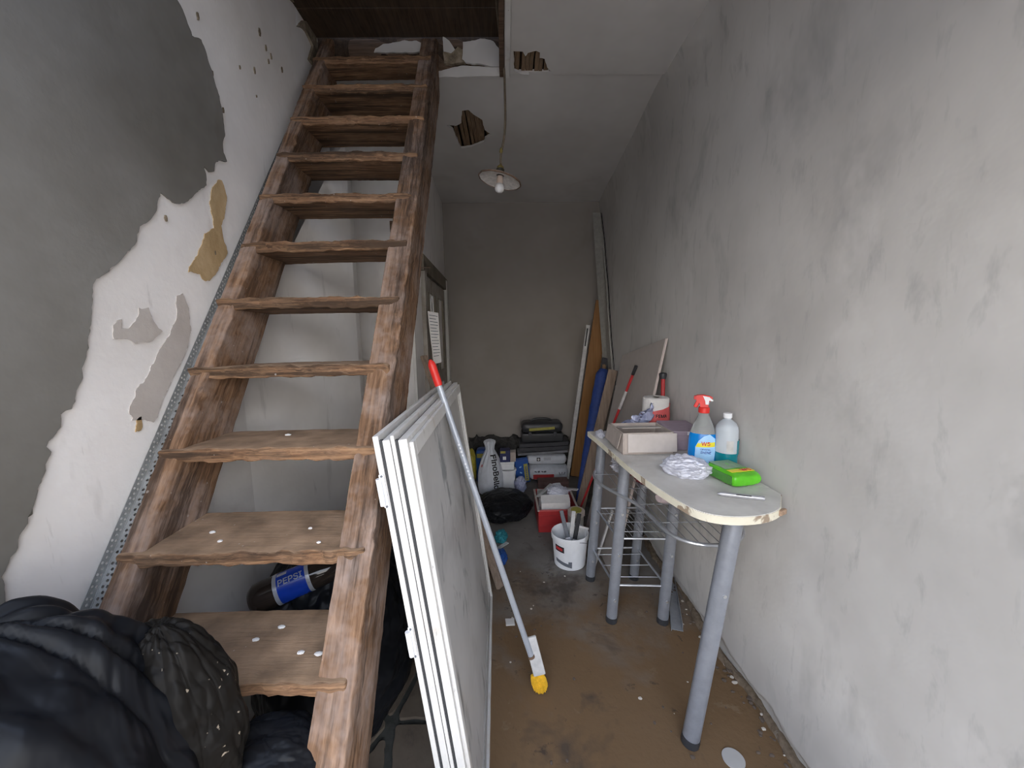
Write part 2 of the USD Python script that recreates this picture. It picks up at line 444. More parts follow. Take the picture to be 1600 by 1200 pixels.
# wood
ANG = SLOPE
wood('stringer_wood', (0.065, 0.035, 0.019), (0.185, 0.105, 0.060), (0.31, 0.19, 0.115), (95, 6, 95), (-ANG, 0, 0), (0.32, 0.255, 0.225), 0.75, 0, 0.2, blotch=(0.035, 0.022, 0.015))
wood('tread_wood', (0.045, 0.024, 0.014), (0.185, 0.10, 0.054), (0.37, 0.215, 0.115), (6, 90, 130), (0, 0, 0), (0.33, 0.222, 0.143), 0.3, 0.85, 0.3, blotch=(0.03, 0.019, 0.012))
wood('attic_wood', (0.02, 0.013, 0.008), (0.042, 0.026, 0.015), (0.07, 0.043, 0.026), (60, 5, 60), (0, 0, 0), (0.08, 0.06, 0.045), 0.3)
wood('beam_wood', (0.045, 0.03, 0.02), (0.10, 0.062, 0.04), (0.17, 0.11, 0.075), (5, 70, 70), (0, 0, 0), (0.14, 0.11, 0.09), 0.3)
wood('lath_wood', (0.10, 0.065, 0.04), (0.19, 0.125, 0.075), (0.30, 0.20, 0.12), (90, 8, 90), (0, 0, 0), (0.25, 0.19, 0.14), 0.3)
wood('orange_board', (0.22, 0.105, 0.035), (0.28, 0.135, 0.045), (0.33, 0.165, 0.06), (60, 60, 4), (0, 0, 0), (0.3, 0.18, 0.09), 0.2, rough_=0.55)
wood('brown_plank', (0.16, 0.115, 0.085), (0.25, 0.185, 0.14), (0.33, 0.25, 0.19), (60, 60, 4), (0, 0, 0), (0.3, 0.26, 0.22), 0.3)
wood('old_door_wood', (0.26, 0.235, 0.205), (0.36, 0.335, 0.30), (0.43, 0.40, 0.37), (50, 50, 4), (0, 0, 0), (0.20, 0.155, 0.11), 0.6)
wood('door_moulding', (0.10, 0.085, 0.065), (0.17, 0.145, 0.11), (0.26, 0.23, 0.18), (50, 50, 4), (0, 0, 0), (0.3, 0.27, 0.22), 0.3)
mottled('sash_paint', [([(0.3, (0.54, 0.525, 0.50)), (0.7, (0.64, 0.63, 0.615))], 5, (1, 1, 1)), ((0.40, 0.31, 0.21), 9, (1, 1, 0.4), 0.56, 0.76, 0.55), ((0.12, 0.11, 0.10), 60, (1, 1, 0.25), 0.66, 0.72, 0.7)], rough_=0.45, bump=0.1, coord='obj')
mottled('sash_dirty', [([(0.3, (0.27, 0.26, 0.24)), (0.7, (0.42, 0.41, 0.39))], 9, (1, 1, 1)), ((0.6, 0.58, 0.55), 12, (1, 1, 1), 0.6, 0.7, 0.7)], rough_=0.5, bump=0.1, coord='obj')
mottled('dusty_glass', [([(0.3, (0.42, 0.41, 0.40)), (0.7, (0.52, 0.51, 0.50))], 2.5, (1, 1, 1)), ((0.13, 0.14, 0.137), 4.0, (1, 1.6, 0.8), 0.55, 0.62, 0.75), ((0.22, 0.215, 0.205), 2.2, (1, 1, 1.5), 0.52, 0.75, 0.6)], rough_=0.36, bump=0.05, coord='obj', spec=0.5)
plain('rubber_seal', (0.025, 0.026, 0.028), 0.6)
# metal and plastic


def bin_liner(name, col, rough_, specks=0.0, spec=0.5):
    nodes = {'tc': ('texture_coordinate', {}), 'n': ('noise_texture', {'scale': 3.2, 'detail': 2.5, 'distortion': 2.2}), 'n2': ('noise_texture', {'type': 'ridged_multifractal', 'scale': 5.0, 'detail': 3.0, 'distortion': 0.8}),
             'ad': ('math', {'math_type': 'multiply_add', 'value2': 0.35}), 'b': ('bump', {'strength': 0.9, 'distance': 0.035}), 'p': ('principled_bsdf', {'base_color': col, 'roughness': rough_, 'specular_ior_level': spec})}
    links = [('tc.object', 'n.vector'), ('tc.object', 'n2.vector'), ('n2.fac', 'ad.value1'), ('n.fac', 'ad.value3'), ('ad.value', 'b.height'), ('b.normal', 'p.normal')]
    if specks:
        nodes |= {'s': ('noise_texture', {'scale': 90.0, 'detail': 2.0}), 'k': ('map_range', {'from_min': 0.70, 'from_max': 0.74, 'to_min': 0.0, 'to_max': specks, 'clamp': True}), 'x': ('mix_color', {'a': col, 'b': (0.35, 0.29, 0.22)})}
        links += [('tc.object', 's.vector'), ('s.fac', 'k.value'), ('k.result', 'x.fac'), ('x.result', 'p.base_color')]
    usdkit.material(stage, '/World/Looks/' + name, nodes, links, surface='p.BSDF')


bin_liner('black_bag', (0.006, 0.0065, 0.008), 0.40, spec=0.17)
bin_liner('black_bag_dusty', (0.008, 0.007, 0.006), 0.5, 0.8, spec=0.12)
plain('galvanised', (0.30, 0.305, 0.30), 0.5, metal=0.6, var=0.25)
plain('grey_steel_tube', (0.27, 0.285, 0.32), 0.36, metal=0.55, var=0.12)
plain('chrome_wire', (0.50, 0.52, 0.56), 0.3, metal=0.8)
plain('screw_metal', (0.65, 0.65, 0.66), 0.3, metal=0.9)
plain('silver_pole', (0.40, 0.43, 0.48), 0.38, metal=0.5, var=0.08)
plain('red_plastic', (0.62, 0.028, 0.022), 0.35)
plain('pale_red', (0.52, 0.09, 0.09), 0.35)
plain('crate_red', (0.40, 0.028, 0.03), 0.42)
plain('white_plastic', (0.72, 0.73, 0.75), 0.4, var=0.05)
plain('rim_beige', (0.46, 0.40, 0.36), 0.6)
plain('dirty_white', (0.50, 0.49, 0.48), 0.7, var=0.2)
plain('paper_white', (0.66, 0.64, 0.62), 0.85, var=0.08, bump=0.2)
plain('bristle_yellow', (0.72, 0.42, 0.025), 0.6, var=0.25, scale=80)
plain('ink_black', (0.012, 0.012, 0.014), 0.6)
plain('ink_grey', (0.12, 0.13, 0.15), 0.6)
plain('cardboard', (0.40, 0.345, 0.31), 0.85, var=0.12, scale=20)
plain('cardboard_pale', (0.50, 0.455, 0.43), 0.85, var=0.08, scale=20)
plain('lilac_card', (0.33, 0.265, 0.32), 0.7, var=0.1)
mottled('table_laminate', [([(0.3, (0.45, 0.435, 0.41)), (0.7, (0.60, 0.585, 0.555))], 7, (1, 1, 1)), ((0.33, 0.31, 0.29), 5, (1, 1, 1), 0.55, 0.7, 0.6)], rough_=0.45, bump=0.1)
mottled('table_edge', [([(0.3, (0.60, 0.56, 0.44)), (0.7, (0.70, 0.66, 0.54))], 7, (1, 1, 1)), ((0.22, 0.15, 0.10), 6, (1, 1, 1), 0.57, 0.60, 0.85)], rough_=0.5, bump=0.1)
plain('chip_board', (0.30, 0.205, 0.14), 0.9, var=0.3, scale=120)
plain('clear_bottle', (0.55, 0.57, 0.56), 0.08, var=0.02, trans=0.75, ior=1.2)
plain('blue_liquid', (0.0, 0.17, 0.52), 0.12, var=0.05)
plain('teal_liquid', (0.004, 0.16, 0.20), 0.2, var=0.05)
plain('frosted_plastic', (0.46, 0.50, 0.54), 0.35, var=0.04)
plain('label_blue', (0.34, 0.58, 0.86), 0.35, var=0.12, scale=25)
plain('label_yellow', (0.74, 0.64, 0.04), 0.4, var=0.05)
plain('label_red', (0.55, 0.03, 0.05), 0.4)
plain('ink_navy', (0.03, 0.06, 0.28), 0.5)
plain('green_pack', (0.10, 0.46, 0.02), 0.28, var=0.15, scale=20, bump=0.3)
plain('dark_green_pack', (0.045, 0.16, 0.025), 0.32, var=0.15, scale=20, bump=0.3)
plain('pack_window', (0.16, 0.27, 0.15), 0.3, var=0.3, scale=30)
plain('brushed_silver', (0.40, 0.40, 0.42), 0.3, metal=0.6)
plastic_film('clear_film', (0.72, 0.73, 0.80), 0.42)
plastic_film('blue_film', (0.42, 0.45, 0.62), 0.5)
plain('cola_dark', (0.016, 0.012, 0.010), 0.08, var=0.1)
plain('cola_label', (0.006, 0.035, 0.30), 0.25, var=0.15)
plain('label_silver', (0.35, 0.36, 0.40), 0.3, metal=0.3)
plain('old_cord', (0.13, 0.10, 0.07), 0.85, var=0.3, bump=0.5, bscale=200)
plain('shade_enamel', (0.36, 0.30, 0.26), 0.45, var=0.4, scale=40)
plain('shade_inside', (0.66, 0.63, 0.60), 0.4, var=0.3, scale=40)
plain('shade_rust', (0.14, 0.085, 0.055), 0.7, var=0.4)
plain('bakelite', (0.03, 0.026, 0.015), 0.5)
plain('brass', (0.22, 0.17, 0.05), 0.45, metal=0.6)
plain('bulb_white', (0.72, 0.71, 0.70), 0.2, var=0.02)
plain('bulb_base', (0.62, 0.50, 0.42), 0.5)
plain('gypsum', (0.31, 0.275, 0.255), 0.85, var=0.05)
plain('gypsum_edge', (0.62, 0.54, 0.50), 0.85, var=0.05)
plain('grey_board', (0.30, 0.29, 0.265), 0.7, var=0.15)
plain('blue_cloth', (0.018, 0.045, 0.19), 0.7, var=0.2, bump=0.4)
plain('steel_strip', (0.30, 0.31, 0.33), 0.45, metal=0.5)
plain('sack_white', (0.56, 0.58, 0.63), 0.5, var=0.08, bump=0.4, bscale=25)
plain('package_blue', (0.015, 0.075, 0.30), 0.4, var=0.12)
plain('box_navy', (0.012, 0.018, 0.09), 0.5)
plain('yellow_bag', (0.36, 0.30, 0.03), 0.5, var=0.3, bump=0.4)
plain('dull_yellow', (0.33, 0.30, 0.055), 0.5, var=0.15)
plain('toolbox_black', (0.022, 0.023, 0.026), 0.4)
plain('dark_board', (0.035, 0.035, 0.042), 0.6, var=0.2)
plain('grey_plank', (0.17, 0.175, 0.19), 0.7, var=0.15)
plain('brick_tile', (0.15, 0.085, 0.075), 0.85, var=0.2)
plain('dark_heap', (0.04, 0.038, 0.036), 0.8, var=0.6, scale=20, bump=0.6)
plain('teal_cloth', (0.02, 0.20, 0.24), 0.6, var=0.3)
plain('dark_red', (0.14, 0.018, 0.028), 0.5, var=0.3)
plain('pink_towel', (0.48, 0.40, 0.42), 0.9, var=0.12, bump=0.5)
plain('jar_clear', (0.34, 0.32, 0.28), 0.25, var=0.1)
plain('grey_disc', (0.42, 0.41, 0.40), 0.7, var=0.04)
plain('debris_pale', (0.55, 0.50, 0.44), 0.9, var=0.25)
mottled('debris_dirt', [([(0.3, (0.10, 0.075, 0.05)), (0.7, (0.26, 0.20, 0.145))], 30, (1, 1, 1)), ((0.45, 0.42, 0.38), 14, (1, 1, 1), 0.6, 0.7, 0.7)], bump=0.8)
plain('debris_dark', (0.12, 0.09, 0.07), 0.9, var=0.3)
# ------------------------------------------------------------------ the room
XL, XR, YB = -0.97, 0.92, 3.95
ZC, YW, ZLID = 2.79, 2.24, 2.97


def zc(y):
    return 2.805 - 0.058 * (y - YW)


def wall_x(y, z):
    y, z = np.asarray(y, float), np.asarray(z, float)
    x = XR + 0.026 * np.clip(y - 2, 0, 3)
    p = np.stack([y * 2.2, z * 2.2, 0 * y], -1)
    x = x + 0.022 * (meshkit.fbm(p, 3, 5) - 0.5)
    x = x - 0.05 * np.exp(-np.clip(2.8 - z, 0, 9) / 0.10)
    low = 0.035 + 0.05 * meshkit.fbm(np.stack([y * 9, 0 * y, 0 * y], -1), 3, 8)
    return x + 0.02 * np.clip((low - z) / 0.012, 0, 1)


def on_left(poly, h, x0=XL):
    m = extrude(poly, h)
    v = np.array(m.vertices)
    m.vertices = np.stack([x0 + v[:, 2], v[:, 0], v[:, 1]], 1)
    return m


def trace_left(px, s=1.0, off=(0, 0), x=XL):
    return [on_x(a / s + off[0], b / s + off[1], x)[1:] for a, b in px]


floor = Thing('floor', kind='structure')
floor.add('screed', box(-1.15, 1.15, -0.6, 4.1, -0.10, 0.0, 0.002), 'dusty_floor')
# flagstones beside the foot of the stairs
nd = on_z(612, 1133)[:2]
ends = [on_z(*q)[:2] for q in ((592, 1112), (662, 1040), (735, 1128), (606, 1200), (580, 1172))]
ends = [nd + (e - nd) / np.linalg.norm(e - nd) * 2 for e in ends]
area = Polygon([(-0.95, 0.75), (-0.16, 0.75), (-0.16, 1.75), (-0.95, 1.75)])
for k in range(5):
    a, b = ends[k], ends[(k + 1) % 5]
    st = Polygon([nd, a, (a + b) / 2 * 1.5 - nd * 0.5, b]).buffer(0).intersection(area).buffer(-0.014).buffer(-0.012).buffer(0.012)
    if st.is_empty:
        continue
    st = ragged(np.array(st.exterior.coords)[:-1], 0.004, 0.012, 30 + k)
    floor.add('flagstone', tf(extrude(st, 0.022), t=[0, 0, -0.008]), 'flagstone')
floor.add('mortar', tf(extrude(area.buffer(-0.005), 0.004), t=[0, 0, -0.002]), 'mortar_dark', label='dark open joints between the flagstones')

wl = Thing('wall_left', kind='structure')
wl.add('wall_body', box(-1.12, XL, -0.6, 4.1, -0.05, 3.05, 0.002), 'old_white_paint')
g1 = [(0, -30), (655, -6), (680, 30), (700, 90), (715, 130), (750, 150), (765, 190), (790, 270), (810, 340), (830, 420), (838, 500), (832, 575), (845, 605), (815, 602), (795, 640), (780, 646), (760, 626), (768, 650), (768, 695), (740, 720), (705, 745),
      (690, 755), (650, 765), (597, 722), (582, 755), (580, 800), (565, 820), (520, 850), (505, 905), (470, 945), (430, 990), (400, 1020)]
g2 = [(355, 85), (335, 150), (340, 230), (325, 330), (300, 430), (290, 490), (260, 570), (222, 590), (215, 640), (185, 680), (165, 710), (185, 728), (165, 800), (140, 850), (120, 915), (100, 960), (95, 1000), (60, 1050), (45, 1100), (25, 1135), (10, 1200)]
tr = trace_left(g1[1:], 2.4) + trace_left(g2, 2.4, (0, 400))
yz = np.array(tr)
outline = [(yz[0, 0], ZC + 0.1)] + [tuple(q) for q in tr] + [(tr[-1][0] - 0.02, 0.7), (tr[-1][0] - 0.12, 0.45), (-0.5, 0.3), (-0.5, ZC + 0.1)]
wl.add('render_coat', on_left(ragged(outline, 0.008, 0.008, 2), 0.005), 'new_grey_render', label='dark grey render coat with a torn edge')
for pts, s, off, mt, sd, lb in (
        ([(420, 255), (455, 235), (450, 265), (480, 270), (510, 240), (520, 195), (550, 195), (575, 250), (605, 280), (590, 300), (555, 325), (500, 325), (470, 310), (425, 315)], 2.4, (0, 400), 'bare_beige', 3, 'bare beige patch'),
        ([(660, 150), (685, 140), (705, 200), (712, 290), (690, 370), (640, 470), (610, 540), (575, 625), (530, 610), (490, 620), (485, 570), (510, 500), (560, 440), (580, 380), (640, 280), (660, 240)], 2.4, (0, 400), 'bare_beige', 4, 'bare beige patch'),
        ([(800, 690), (830, 675), (840, 700), (848, 740), (838, 820), (825, 845), (838, 900), (850, 950), (835, 980), (800, 1035), (770, 1060), (745, 1030), (705, 1020), (715, 990), (745, 940), (765, 885), (800, 855), (800, 820), (785, 780), (790, 720)], 2.4, (0, 0), 'bare_tan', 5, 'bare tan patch'),
        ([(510, 615), (530, 600), (525, 650), (500, 665)], 2.4, (0, 400), 'bare_tan', 6, None),
        ([(120, 955), (135, 960), (125, 1060), (105, 1120), (100, 1050)], 2.4, (0, 345), 'new_grey_render', 7, None)):
    wl.add('bare_patch', on_left(ragged(trace_left(pts, s, off), 0.0075, 0.006, sd), 0.0025), mt, label=lb)
# plaster remains and torn edges by the stair opening
wl.add('broken_edge', on_left(ragged(trace_left([(440, -14), (470, 18), (478, 30), (462, 40), (476, 50), (486, 72), (480, 92), (490, 104), (500, 70), (498, 0), (470, -30)]), 0.008, 0.02, 8), 0.012), 'broken_plaster')
rng = np.random.default_rng(4)
sp = []
for x, y, r in ((308, 25, 5), (405, 50, 6), (415, 75, 5), (423, 88, 5), (397, 110, 5), (440, 109, 5), (419, 96, 4), (374, 105, 3), (331, 115, 4), (348, 172, 4), (400, 150, 2), (250, 238, 6), (258, 341, 4), (335, 395, 3)):
    c = on_x(x, y, XL)[1:]
    sp.append(on_left(ragged([c + r * 0.0017 * np.array([0.55 * math.cos(a), 1.5 * math.sin(a)]) for a in np.linspace(0, 6.28, 7)[:-1]], 0.002, 0.004, int(x)), 0.004))
wl.add('dent', cat(sp), 'broken_plaster', kind='stuff')


wedge = extrude(Polygon([(XL - 0.02, 1.42), (XL, 1.42), (-0.805, 2.12), (-0.83, 2.16), (XL - 0.02, 2.35)]), 2.9)
wedge = wedge.slice_plane(V(0, 0.5886, 0.4869) - V(0, -0.8365, 0.5479) * 0.222, V(0, 0.8365, -0.5479))
wl.add('splayed_wall', wedge, 'old_white_paint', label='splayed white wall face under the stairs', smooth=False)


def wall_fn(u, v):
    y, z = 4.05 - 4.65 * u, -0.03 + 2.86 * v
    return np.stack([wall_x(y, z), y, z], 1)


single('wall_right', sheet(1, 1, 150, 260, wall_fn, 0.12), 'skim_plaster', kind='structure', smooth=True)
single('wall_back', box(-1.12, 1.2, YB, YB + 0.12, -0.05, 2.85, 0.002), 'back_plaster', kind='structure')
wn = Thing('wall_near', kind='structure')
DX0, DX1, DZ, DS = -0.92, 0.89, 2.12, 0.40
wn.add('wall_body', box(-1.12, DX0, -0.33, -0.03, -0.05, 3.05, 0.003), 'old_white_paint')
wn.add('wall_body', box(DX1, 1.2, -0.33, -0.03, -0.05, 3.05, 0.003), 'old_white_paint')
wn.add('wall_body', box(DX0, DX1, -0.33, -0.03, DZ, 3.05, 0.003), 'old_white_paint')
wn.add('wall_body', box(DX0, DX1, -0.33, -0.03, -0.05, DS, 0.003), 'old_white_paint')
single('yard', box(-14, 14, -22, -0.33, -0.14, -0.04, 0.01), 'yard_earth', kind='structure')

ce = Thing('ceiling', kind='structure')
h1 = np.array([(1030, 555), (1060, 550), (1085, 570), (1130, 600), (1140, 650), (1180, 670), (1145, 690), (1140, 710), (1080, 735), (1025, 740), (1010, 710), (985, 650), (955, 625), (1000, 630), (1030, 615)]) / 3.2 + [400, 0]
h2 = np.array([(1290, 255), (1330, 260), (1345, 285), (1360, 265), (1400, 255), (1420, 265), (1420, 290), (1445, 295), (1455, 340), (1500, 384), (1440, 384), (1400, 380), (1330, 370), (1290, 355)]) / 3.2 + [400, 0]


def ceil_pts(px, slope):
    out = []
    for q in px:
        p = on_z(*q, 2.75)
        for _ in range(6):
            p = on_z(*q, zc(p[1]) if slope else ZC)
        out.append(p[:2])
    return out


hole1, hole2 = ragged(ceil_pts(h1, True), 0.008, 0.015, 11), ragged(ceil_pts(h2, False), 0.006, 0.012, 12)


def lift(poly, h, zf):
    m = extrude(poly, h)
    m = m.subdivide_to_size(0.25)
    v = np.array(m.vertices)
    m.vertices = np.stack([v[:, 0], v[:, 1], zf(v[:, 1]) + v[:, 2]], 1)
    return m


ce.add('plaster', lift(sbox(0.02, -0.6, 1.2, YW).difference(hole2), 0.014, lambda y: ZC + 0 * y), 'ceiling_paint')
ce.add('plaster', lift(sbox(-1.1, YW, 1.2, 4.1).difference(hole1), 0.014, zc), 'ceiling_paint')
ce.add('decking', box(0.0, 1.2, -0.6, YW, ZC + 0.045, ZC + 0.2, 0.002), 'attic_wood')
ce.add('decking', box(-1.1, 1.2, YW, 4.1, ZC + 0.045, ZC + 0.2, 0.002), 'attic_wood')
for hole, zf, top in ((hole1, zc, None), (hole2, lambda y: ZC, None)):
    x0, y0, x1, y1 = hole.bounds
    x = x0 - 0.02
    while x < x1 + 0.02:
        w = rng.uniform(0.016, 0.03)
        a, b = V(x + w / 2, y0 - 0.06, float(zf(y0)) + 0.022 + rng.uniform(0, .008)), V(x + w / 2 + rng.uniform(-.012, .012), y1 + 0.06, float(zf(y1)) + 0.022 + rng.uniform(0, .006))
        ce.add('lath', rough(bar(a, b, w, 0.008, 0.002, 6), 0.004, 25, int(x * 999)), 'lath_wood')
        x += w + rng.uniform(0.002, 0.007)
# the stair opening: rim beam, side board and the boarded hatch over it
ce.add('rim_beam', rough(box(XL, 0.02, YW, YW + 0.12, ZC + 0.024, ZLID, 0.006, (20, 2, 4)), 0.006, 12, 3), 'beam_wood')
ce.add('rim_beam', rough(box(-0.005, 0.02, -0.6, YW, ZC - 0.012, ZLID, 0.004, (1, 30, 3)), 0.004, 9, 5), 'beam_wood')
ce.add('trim', rough(box(0.022, 0.05, -0.6, YW, ZC - 0.016, ZC + 0.012, 0.005, (1, 40, 1)), 0.004, 14, 6), 'sash_paint', label='white painted edge strip')
for k in range(9):
    y1 = YW - 0.005 - k * 0.185
    ce.add('hatch_board', box(XL, -0.005, y1 - 0.181, y1, ZLID, ZLID + 0.025, 0.003), 'attic_wood')
for k, pts in enumerate(([(585, 84), (588, 78), (600, 71), (622, 67), (652, 65), (661, 70), (661, 83), (620, 84)], [(692, 60), (703, 66), (711, 80), (706, 86), (693, 83)],
                         [(724, 68), (758, 62), (771, 66), (783, 84), (783, 106), (766, 106), (760, 103), (730, 101), (722, 95)])):
    m = extrude(ragged([on_y(*q, YW)[[0, 2]] for q in pts], 0.006, 0.012, 60 + k), 0.012)
    v = np.array(m.vertices)
    m.vertices = np.stack([v[:, 0], YW + 0.002 - v[:, 2], v[:, 1]], 1)
    m.invert()
    ce.add('plaster_remnant', m, 'ceiling_paint')
m = extrude(ragged([on_y(*q, YW)[[0, 2]] for q in ((694, 85), (706, 88), (716, 78), (724, 82), (722, 96), (728, 102), (694, 103))], 0.006, 0.012, 70), 0.02)
v = np.array(m.vertices)
m.vertices = np.stack([v[:, 0], YW + 0.002 - v[:, 2], v[:, 1]], 1)
m.invert()
ce.add('plaster_remnant', m, 'broken_plaster', label='grey broken plaster')
m = extrude(ragged([on_y(*q, YW)[[0, 2]] for q in ((480, 121), (480, 116), (560, 117), (690, 112), (720, 104), (785, 107), (787, 120), (690, 122))], 0.004, 0.012, 71), 0.010)
v = np.array(m.vertices)
m.vertices = np.stack([v[:, 0], YW + 0.002 - v[:, 2], v[:, 1]], 1)
m.invert()
ce.add('plaster_remnant', m, 'ceiling_paint')

# partition beyond the stairs with an old panelled door in its side
A, B = V(-0.57, 2.45), V(-0.594, YB)
wp = Thing('wall_partition', kind='structure')
wp.add('wall_body', extrude(Polygon([(XL - 0.02, 2.63), A, B, (XL - 0.02, YB)]), 2.82), 'old_white_paint')
wp.add('corner_bead', bar((A[0] - 0.004, A[1] - 0.003, 0), (A[0] - 0.004, A[1] - 0.003, 1.6), 0.018, 0.018), 'sash_paint')
dv = (B - A) / np.linalg.norm(B - A)
RD = np.stack([[dv[0], dv[1], 0], [-dv[1], dv[0], 0], [0, 0, 1]], 1)


def door_box(y0, y1, z0, z1, o0, o1, r=0.003):
    return tf(box(y0 - A[1], y1 - A[1], -o1, -o0, z0, z1, r), RD, [A[0], A[1], 0])


d1 = Thing('door_1', kind='structure', base=(A[0], 3.3, 0))
d1.add('jamb', door_box(2.72, 2.80, 0, 1.95, -0.01, 0.03), 'old_door_wood')
d1.add('jamb', door_box(3.80, 3.88, 0, 1.95, -0.01, 0.035), 'sash_paint')
d1.add('lintel', door_box(2.70, 3.90, 1.86, 1.97, -0.01, 0.03), 'door_moulding')
for y0, y1 in ((2.81, 2.93), (3.24, 3.36), (3.67, 3.79)):
    d1.add('stile', door_box(y0, y1, 0.01, 1.85, -0.012, 0.012), 'old_door_wood')
for y0, y1 in ((2.93, 3.24), (3.36, 3.67)):
    for z0, z1 in ((0.01, 0.18), (0.98, 1.12), (1.74, 1.85)):
        d1.add('rail', door_box(y0, y1, z0, z1, -0.012, 0.012), 'old_door_wood')
    for z0, z1 in ((0.18, 0.98), (1.12, 1.74)):
        d1.add('panel', door_box(y0, y1, z0, z1, -0.02, -0.004), 'old_door_wood')
        for e in (y0, y1 - 0.016):
            d1.add('moulding', door_box(e, e + 0.016, z0, z1, -0.006, 0.018), 'door_moulding')

# ------------------------------------------------------------------ the staircase
RISE, RUN, Y0, Z0 = 0.21, 0.13755, 0.5886, 0.4869
sdir = V(0, RUN, RISE) / math.hypot(RUN, RISE)
snor = V(0, -sdir[2], sdir[1])            # out of the front of the stair
st = Thing('staircase', 'steep old wooden open-riser staircase with worn treads climbing along the left wall', 'staircase', base=(-0.63, 0.9, 0))


def stringer(x0, x1, seed):
    w, d = x1 - x0, 0.168
    p0 = V(0, Y0, Z0) - snor * (0.012 + d / 2)
    L0, L1 = -0.62, 3.05
    m = gbox(w, d, L1 - L0, 0.007, (4, 8, 150))
    # local: x across, y front(-) / back(+), z along
    m = tf(m, np.stack([V(1, 0, 0), -snor, sdir], 1), p0 + sdir * (L0 + L1) / 2 + V((x0 + x1) / 2, 0, 0))
    front = lambda v: 0.35 + 1.0 * np.clip(((v - p0) @ snor) / d + 0.5, 0, 1) * np.clip((v[:, 0] - x0) / w, 0, 1) ** 2 * (0.5 + 1.4 * meshkit.fbm(v * V(1, 1, 1) * 3, 2, seed + 9))
    m = rough(m, 0.0055, 40, seed, front)
    for o, n in (((0, YW - 0.004, 0), (0, -1, 0)), ((0, 0, 0.001), (0, 0, 1)), ((0, 0, 2.955), (0, 0, -1))):
        m = m.slice_plane(o, n, cap=False)
    return m


st.add('stringer', stringer(-0.928, -0.872, 1), 'stringer_wood')
st.add('stringer', stringer(-0.41, -0.328, 2), 'stringer_wood', label='worn right stringer with a splintered edge')
for n in range(-2, 12):
    yf, zt = Y0 + RUN * n, Z0 + RISE * n
    dp = 0.215 if n < 11 else 0.13
    m = gbox(0.585, dp, 0.036, 0.006, (40, 12, 2))
    sd = 40 + n
    wear = lambda v: 0.25 + 0.95 * np.clip((-v[:, 1] - dp / 2 + 0.03) / 0.03, 0, 1)
    m = rough(m, 0.0075, 38, sd, wear)
    v = np.array(m.vertices)
    v[:, 2] += 0.003 * np.cos(v[:, 0] / 0.3 * 1.5) - 0.003 + 0.006 * (meshkit.noise(V(n, 0, 0)[None], 3)[0] - .5) * v[:, 0] / 0.3
    m.vertices = v
    st.add('tread', tf(m, RX(-1.5 + 3 * meshkit.noise(V(n + .5, 2, 0)[None], 4)[0]), V(-0.637, yf + dp / 2, zt - 0.018)), 'tread_wood')
# a nailed cleat at the worn end of the third tread
# perforated corner bead leaning along the wall
pa, pb = on_x(161, 905, XL + 0.006), on_x(449, 219, XL + 0.006)
pa = pa + (pa - pb) * 0.25
L = np.linalg.norm(pb - pa)
pz = (pb - pa) / L
wid = 0.024
strip = sbox(0, 0, wid, L)
holes = [Point(x, y).buffer(0.0034, 4) for k, y in enumerate(np.arange(0.012, L, 0.0125)) for x in ((0.008, 0.018) if k % 2 else (0.013,))]
pm = extrude(strip.difference(unary_union(holes)), 0.0012)
cb = Thing('corner_bead', 'long perforated galvanised corner bead leaning between the left wall and the staircase', 'plaster profile', base=pa)
fr_ = np.cross(V(1, 0, 0), pz)
fr_ = -fr_ if fr_[1] > 0 else fr_
cb.add('flange', tf(pm, np.stack([fr_, pz, np.cross(fr_, pz)], 1), pa), 'galvanised')
cb.add('flange', tf(pm, np.stack([V(1, 0, 0), pz, np.cross(V(1, 0, 0), pz)], 1), pa), 'galvanised')
cb.add('nose', tube([pa, pb], 0.003, 6), 'galvanised')

# small block on the wall behind the stairs
p = on_y(617, 356, 2.44)
single('wood_block', box(p[0] - 0.02, p[0] + 0.02, 2.40, 2.50, p[2] - 0.035, p[2] + 0.03, 0.003), 'beam_wood', 'small dark wooden block fixed on the white partition behind the upper treads', 'wood block')

# ------------------------------------------------------------------ window sashes stacked against the stair
# the front plane of the stack: near edge at y = 0.85, far edge at y = 1.97
NB, FB = V(-0.07, 0.85, 0.0), V(-0.093, 1.955, 0.0)
NT = on_y(643, 684, 0.85)
FT = on_y(722, 605, 1.97)
ey = (FB - NB) / np.linalg.norm(FB - NB)
ez0 = (NT - NB)
en = np.cross(ey, ez0)
en /= np.linalg.norm(en)                    # out of the front, towards +x
if en[0] < 0:
    en = -en
ez = np.cross(en, ey)
if ez[2] < 0:
    ez = -ez
LS, HS = 1.10, (NT - NB) @ ez
RS = np.stack([ey, -en, ez], 1)             # local x along, y back, z up
offs = [(0.0, 0.031, 0.0), (0.038, 0.0095, 0.012), (0.0487, 0.0175, 0.004), (0.073, 0.0135, 0.016)]
texts = ('white window sash with a dusty grey pane, foremost of the stack leaning on the stairs', 'thin white window sash second from the front of the leaning stack',
         'white window sash third from the front of the leaning stack', 'white window sash with hinges on its edge, rearmost of the stack against the stairs')
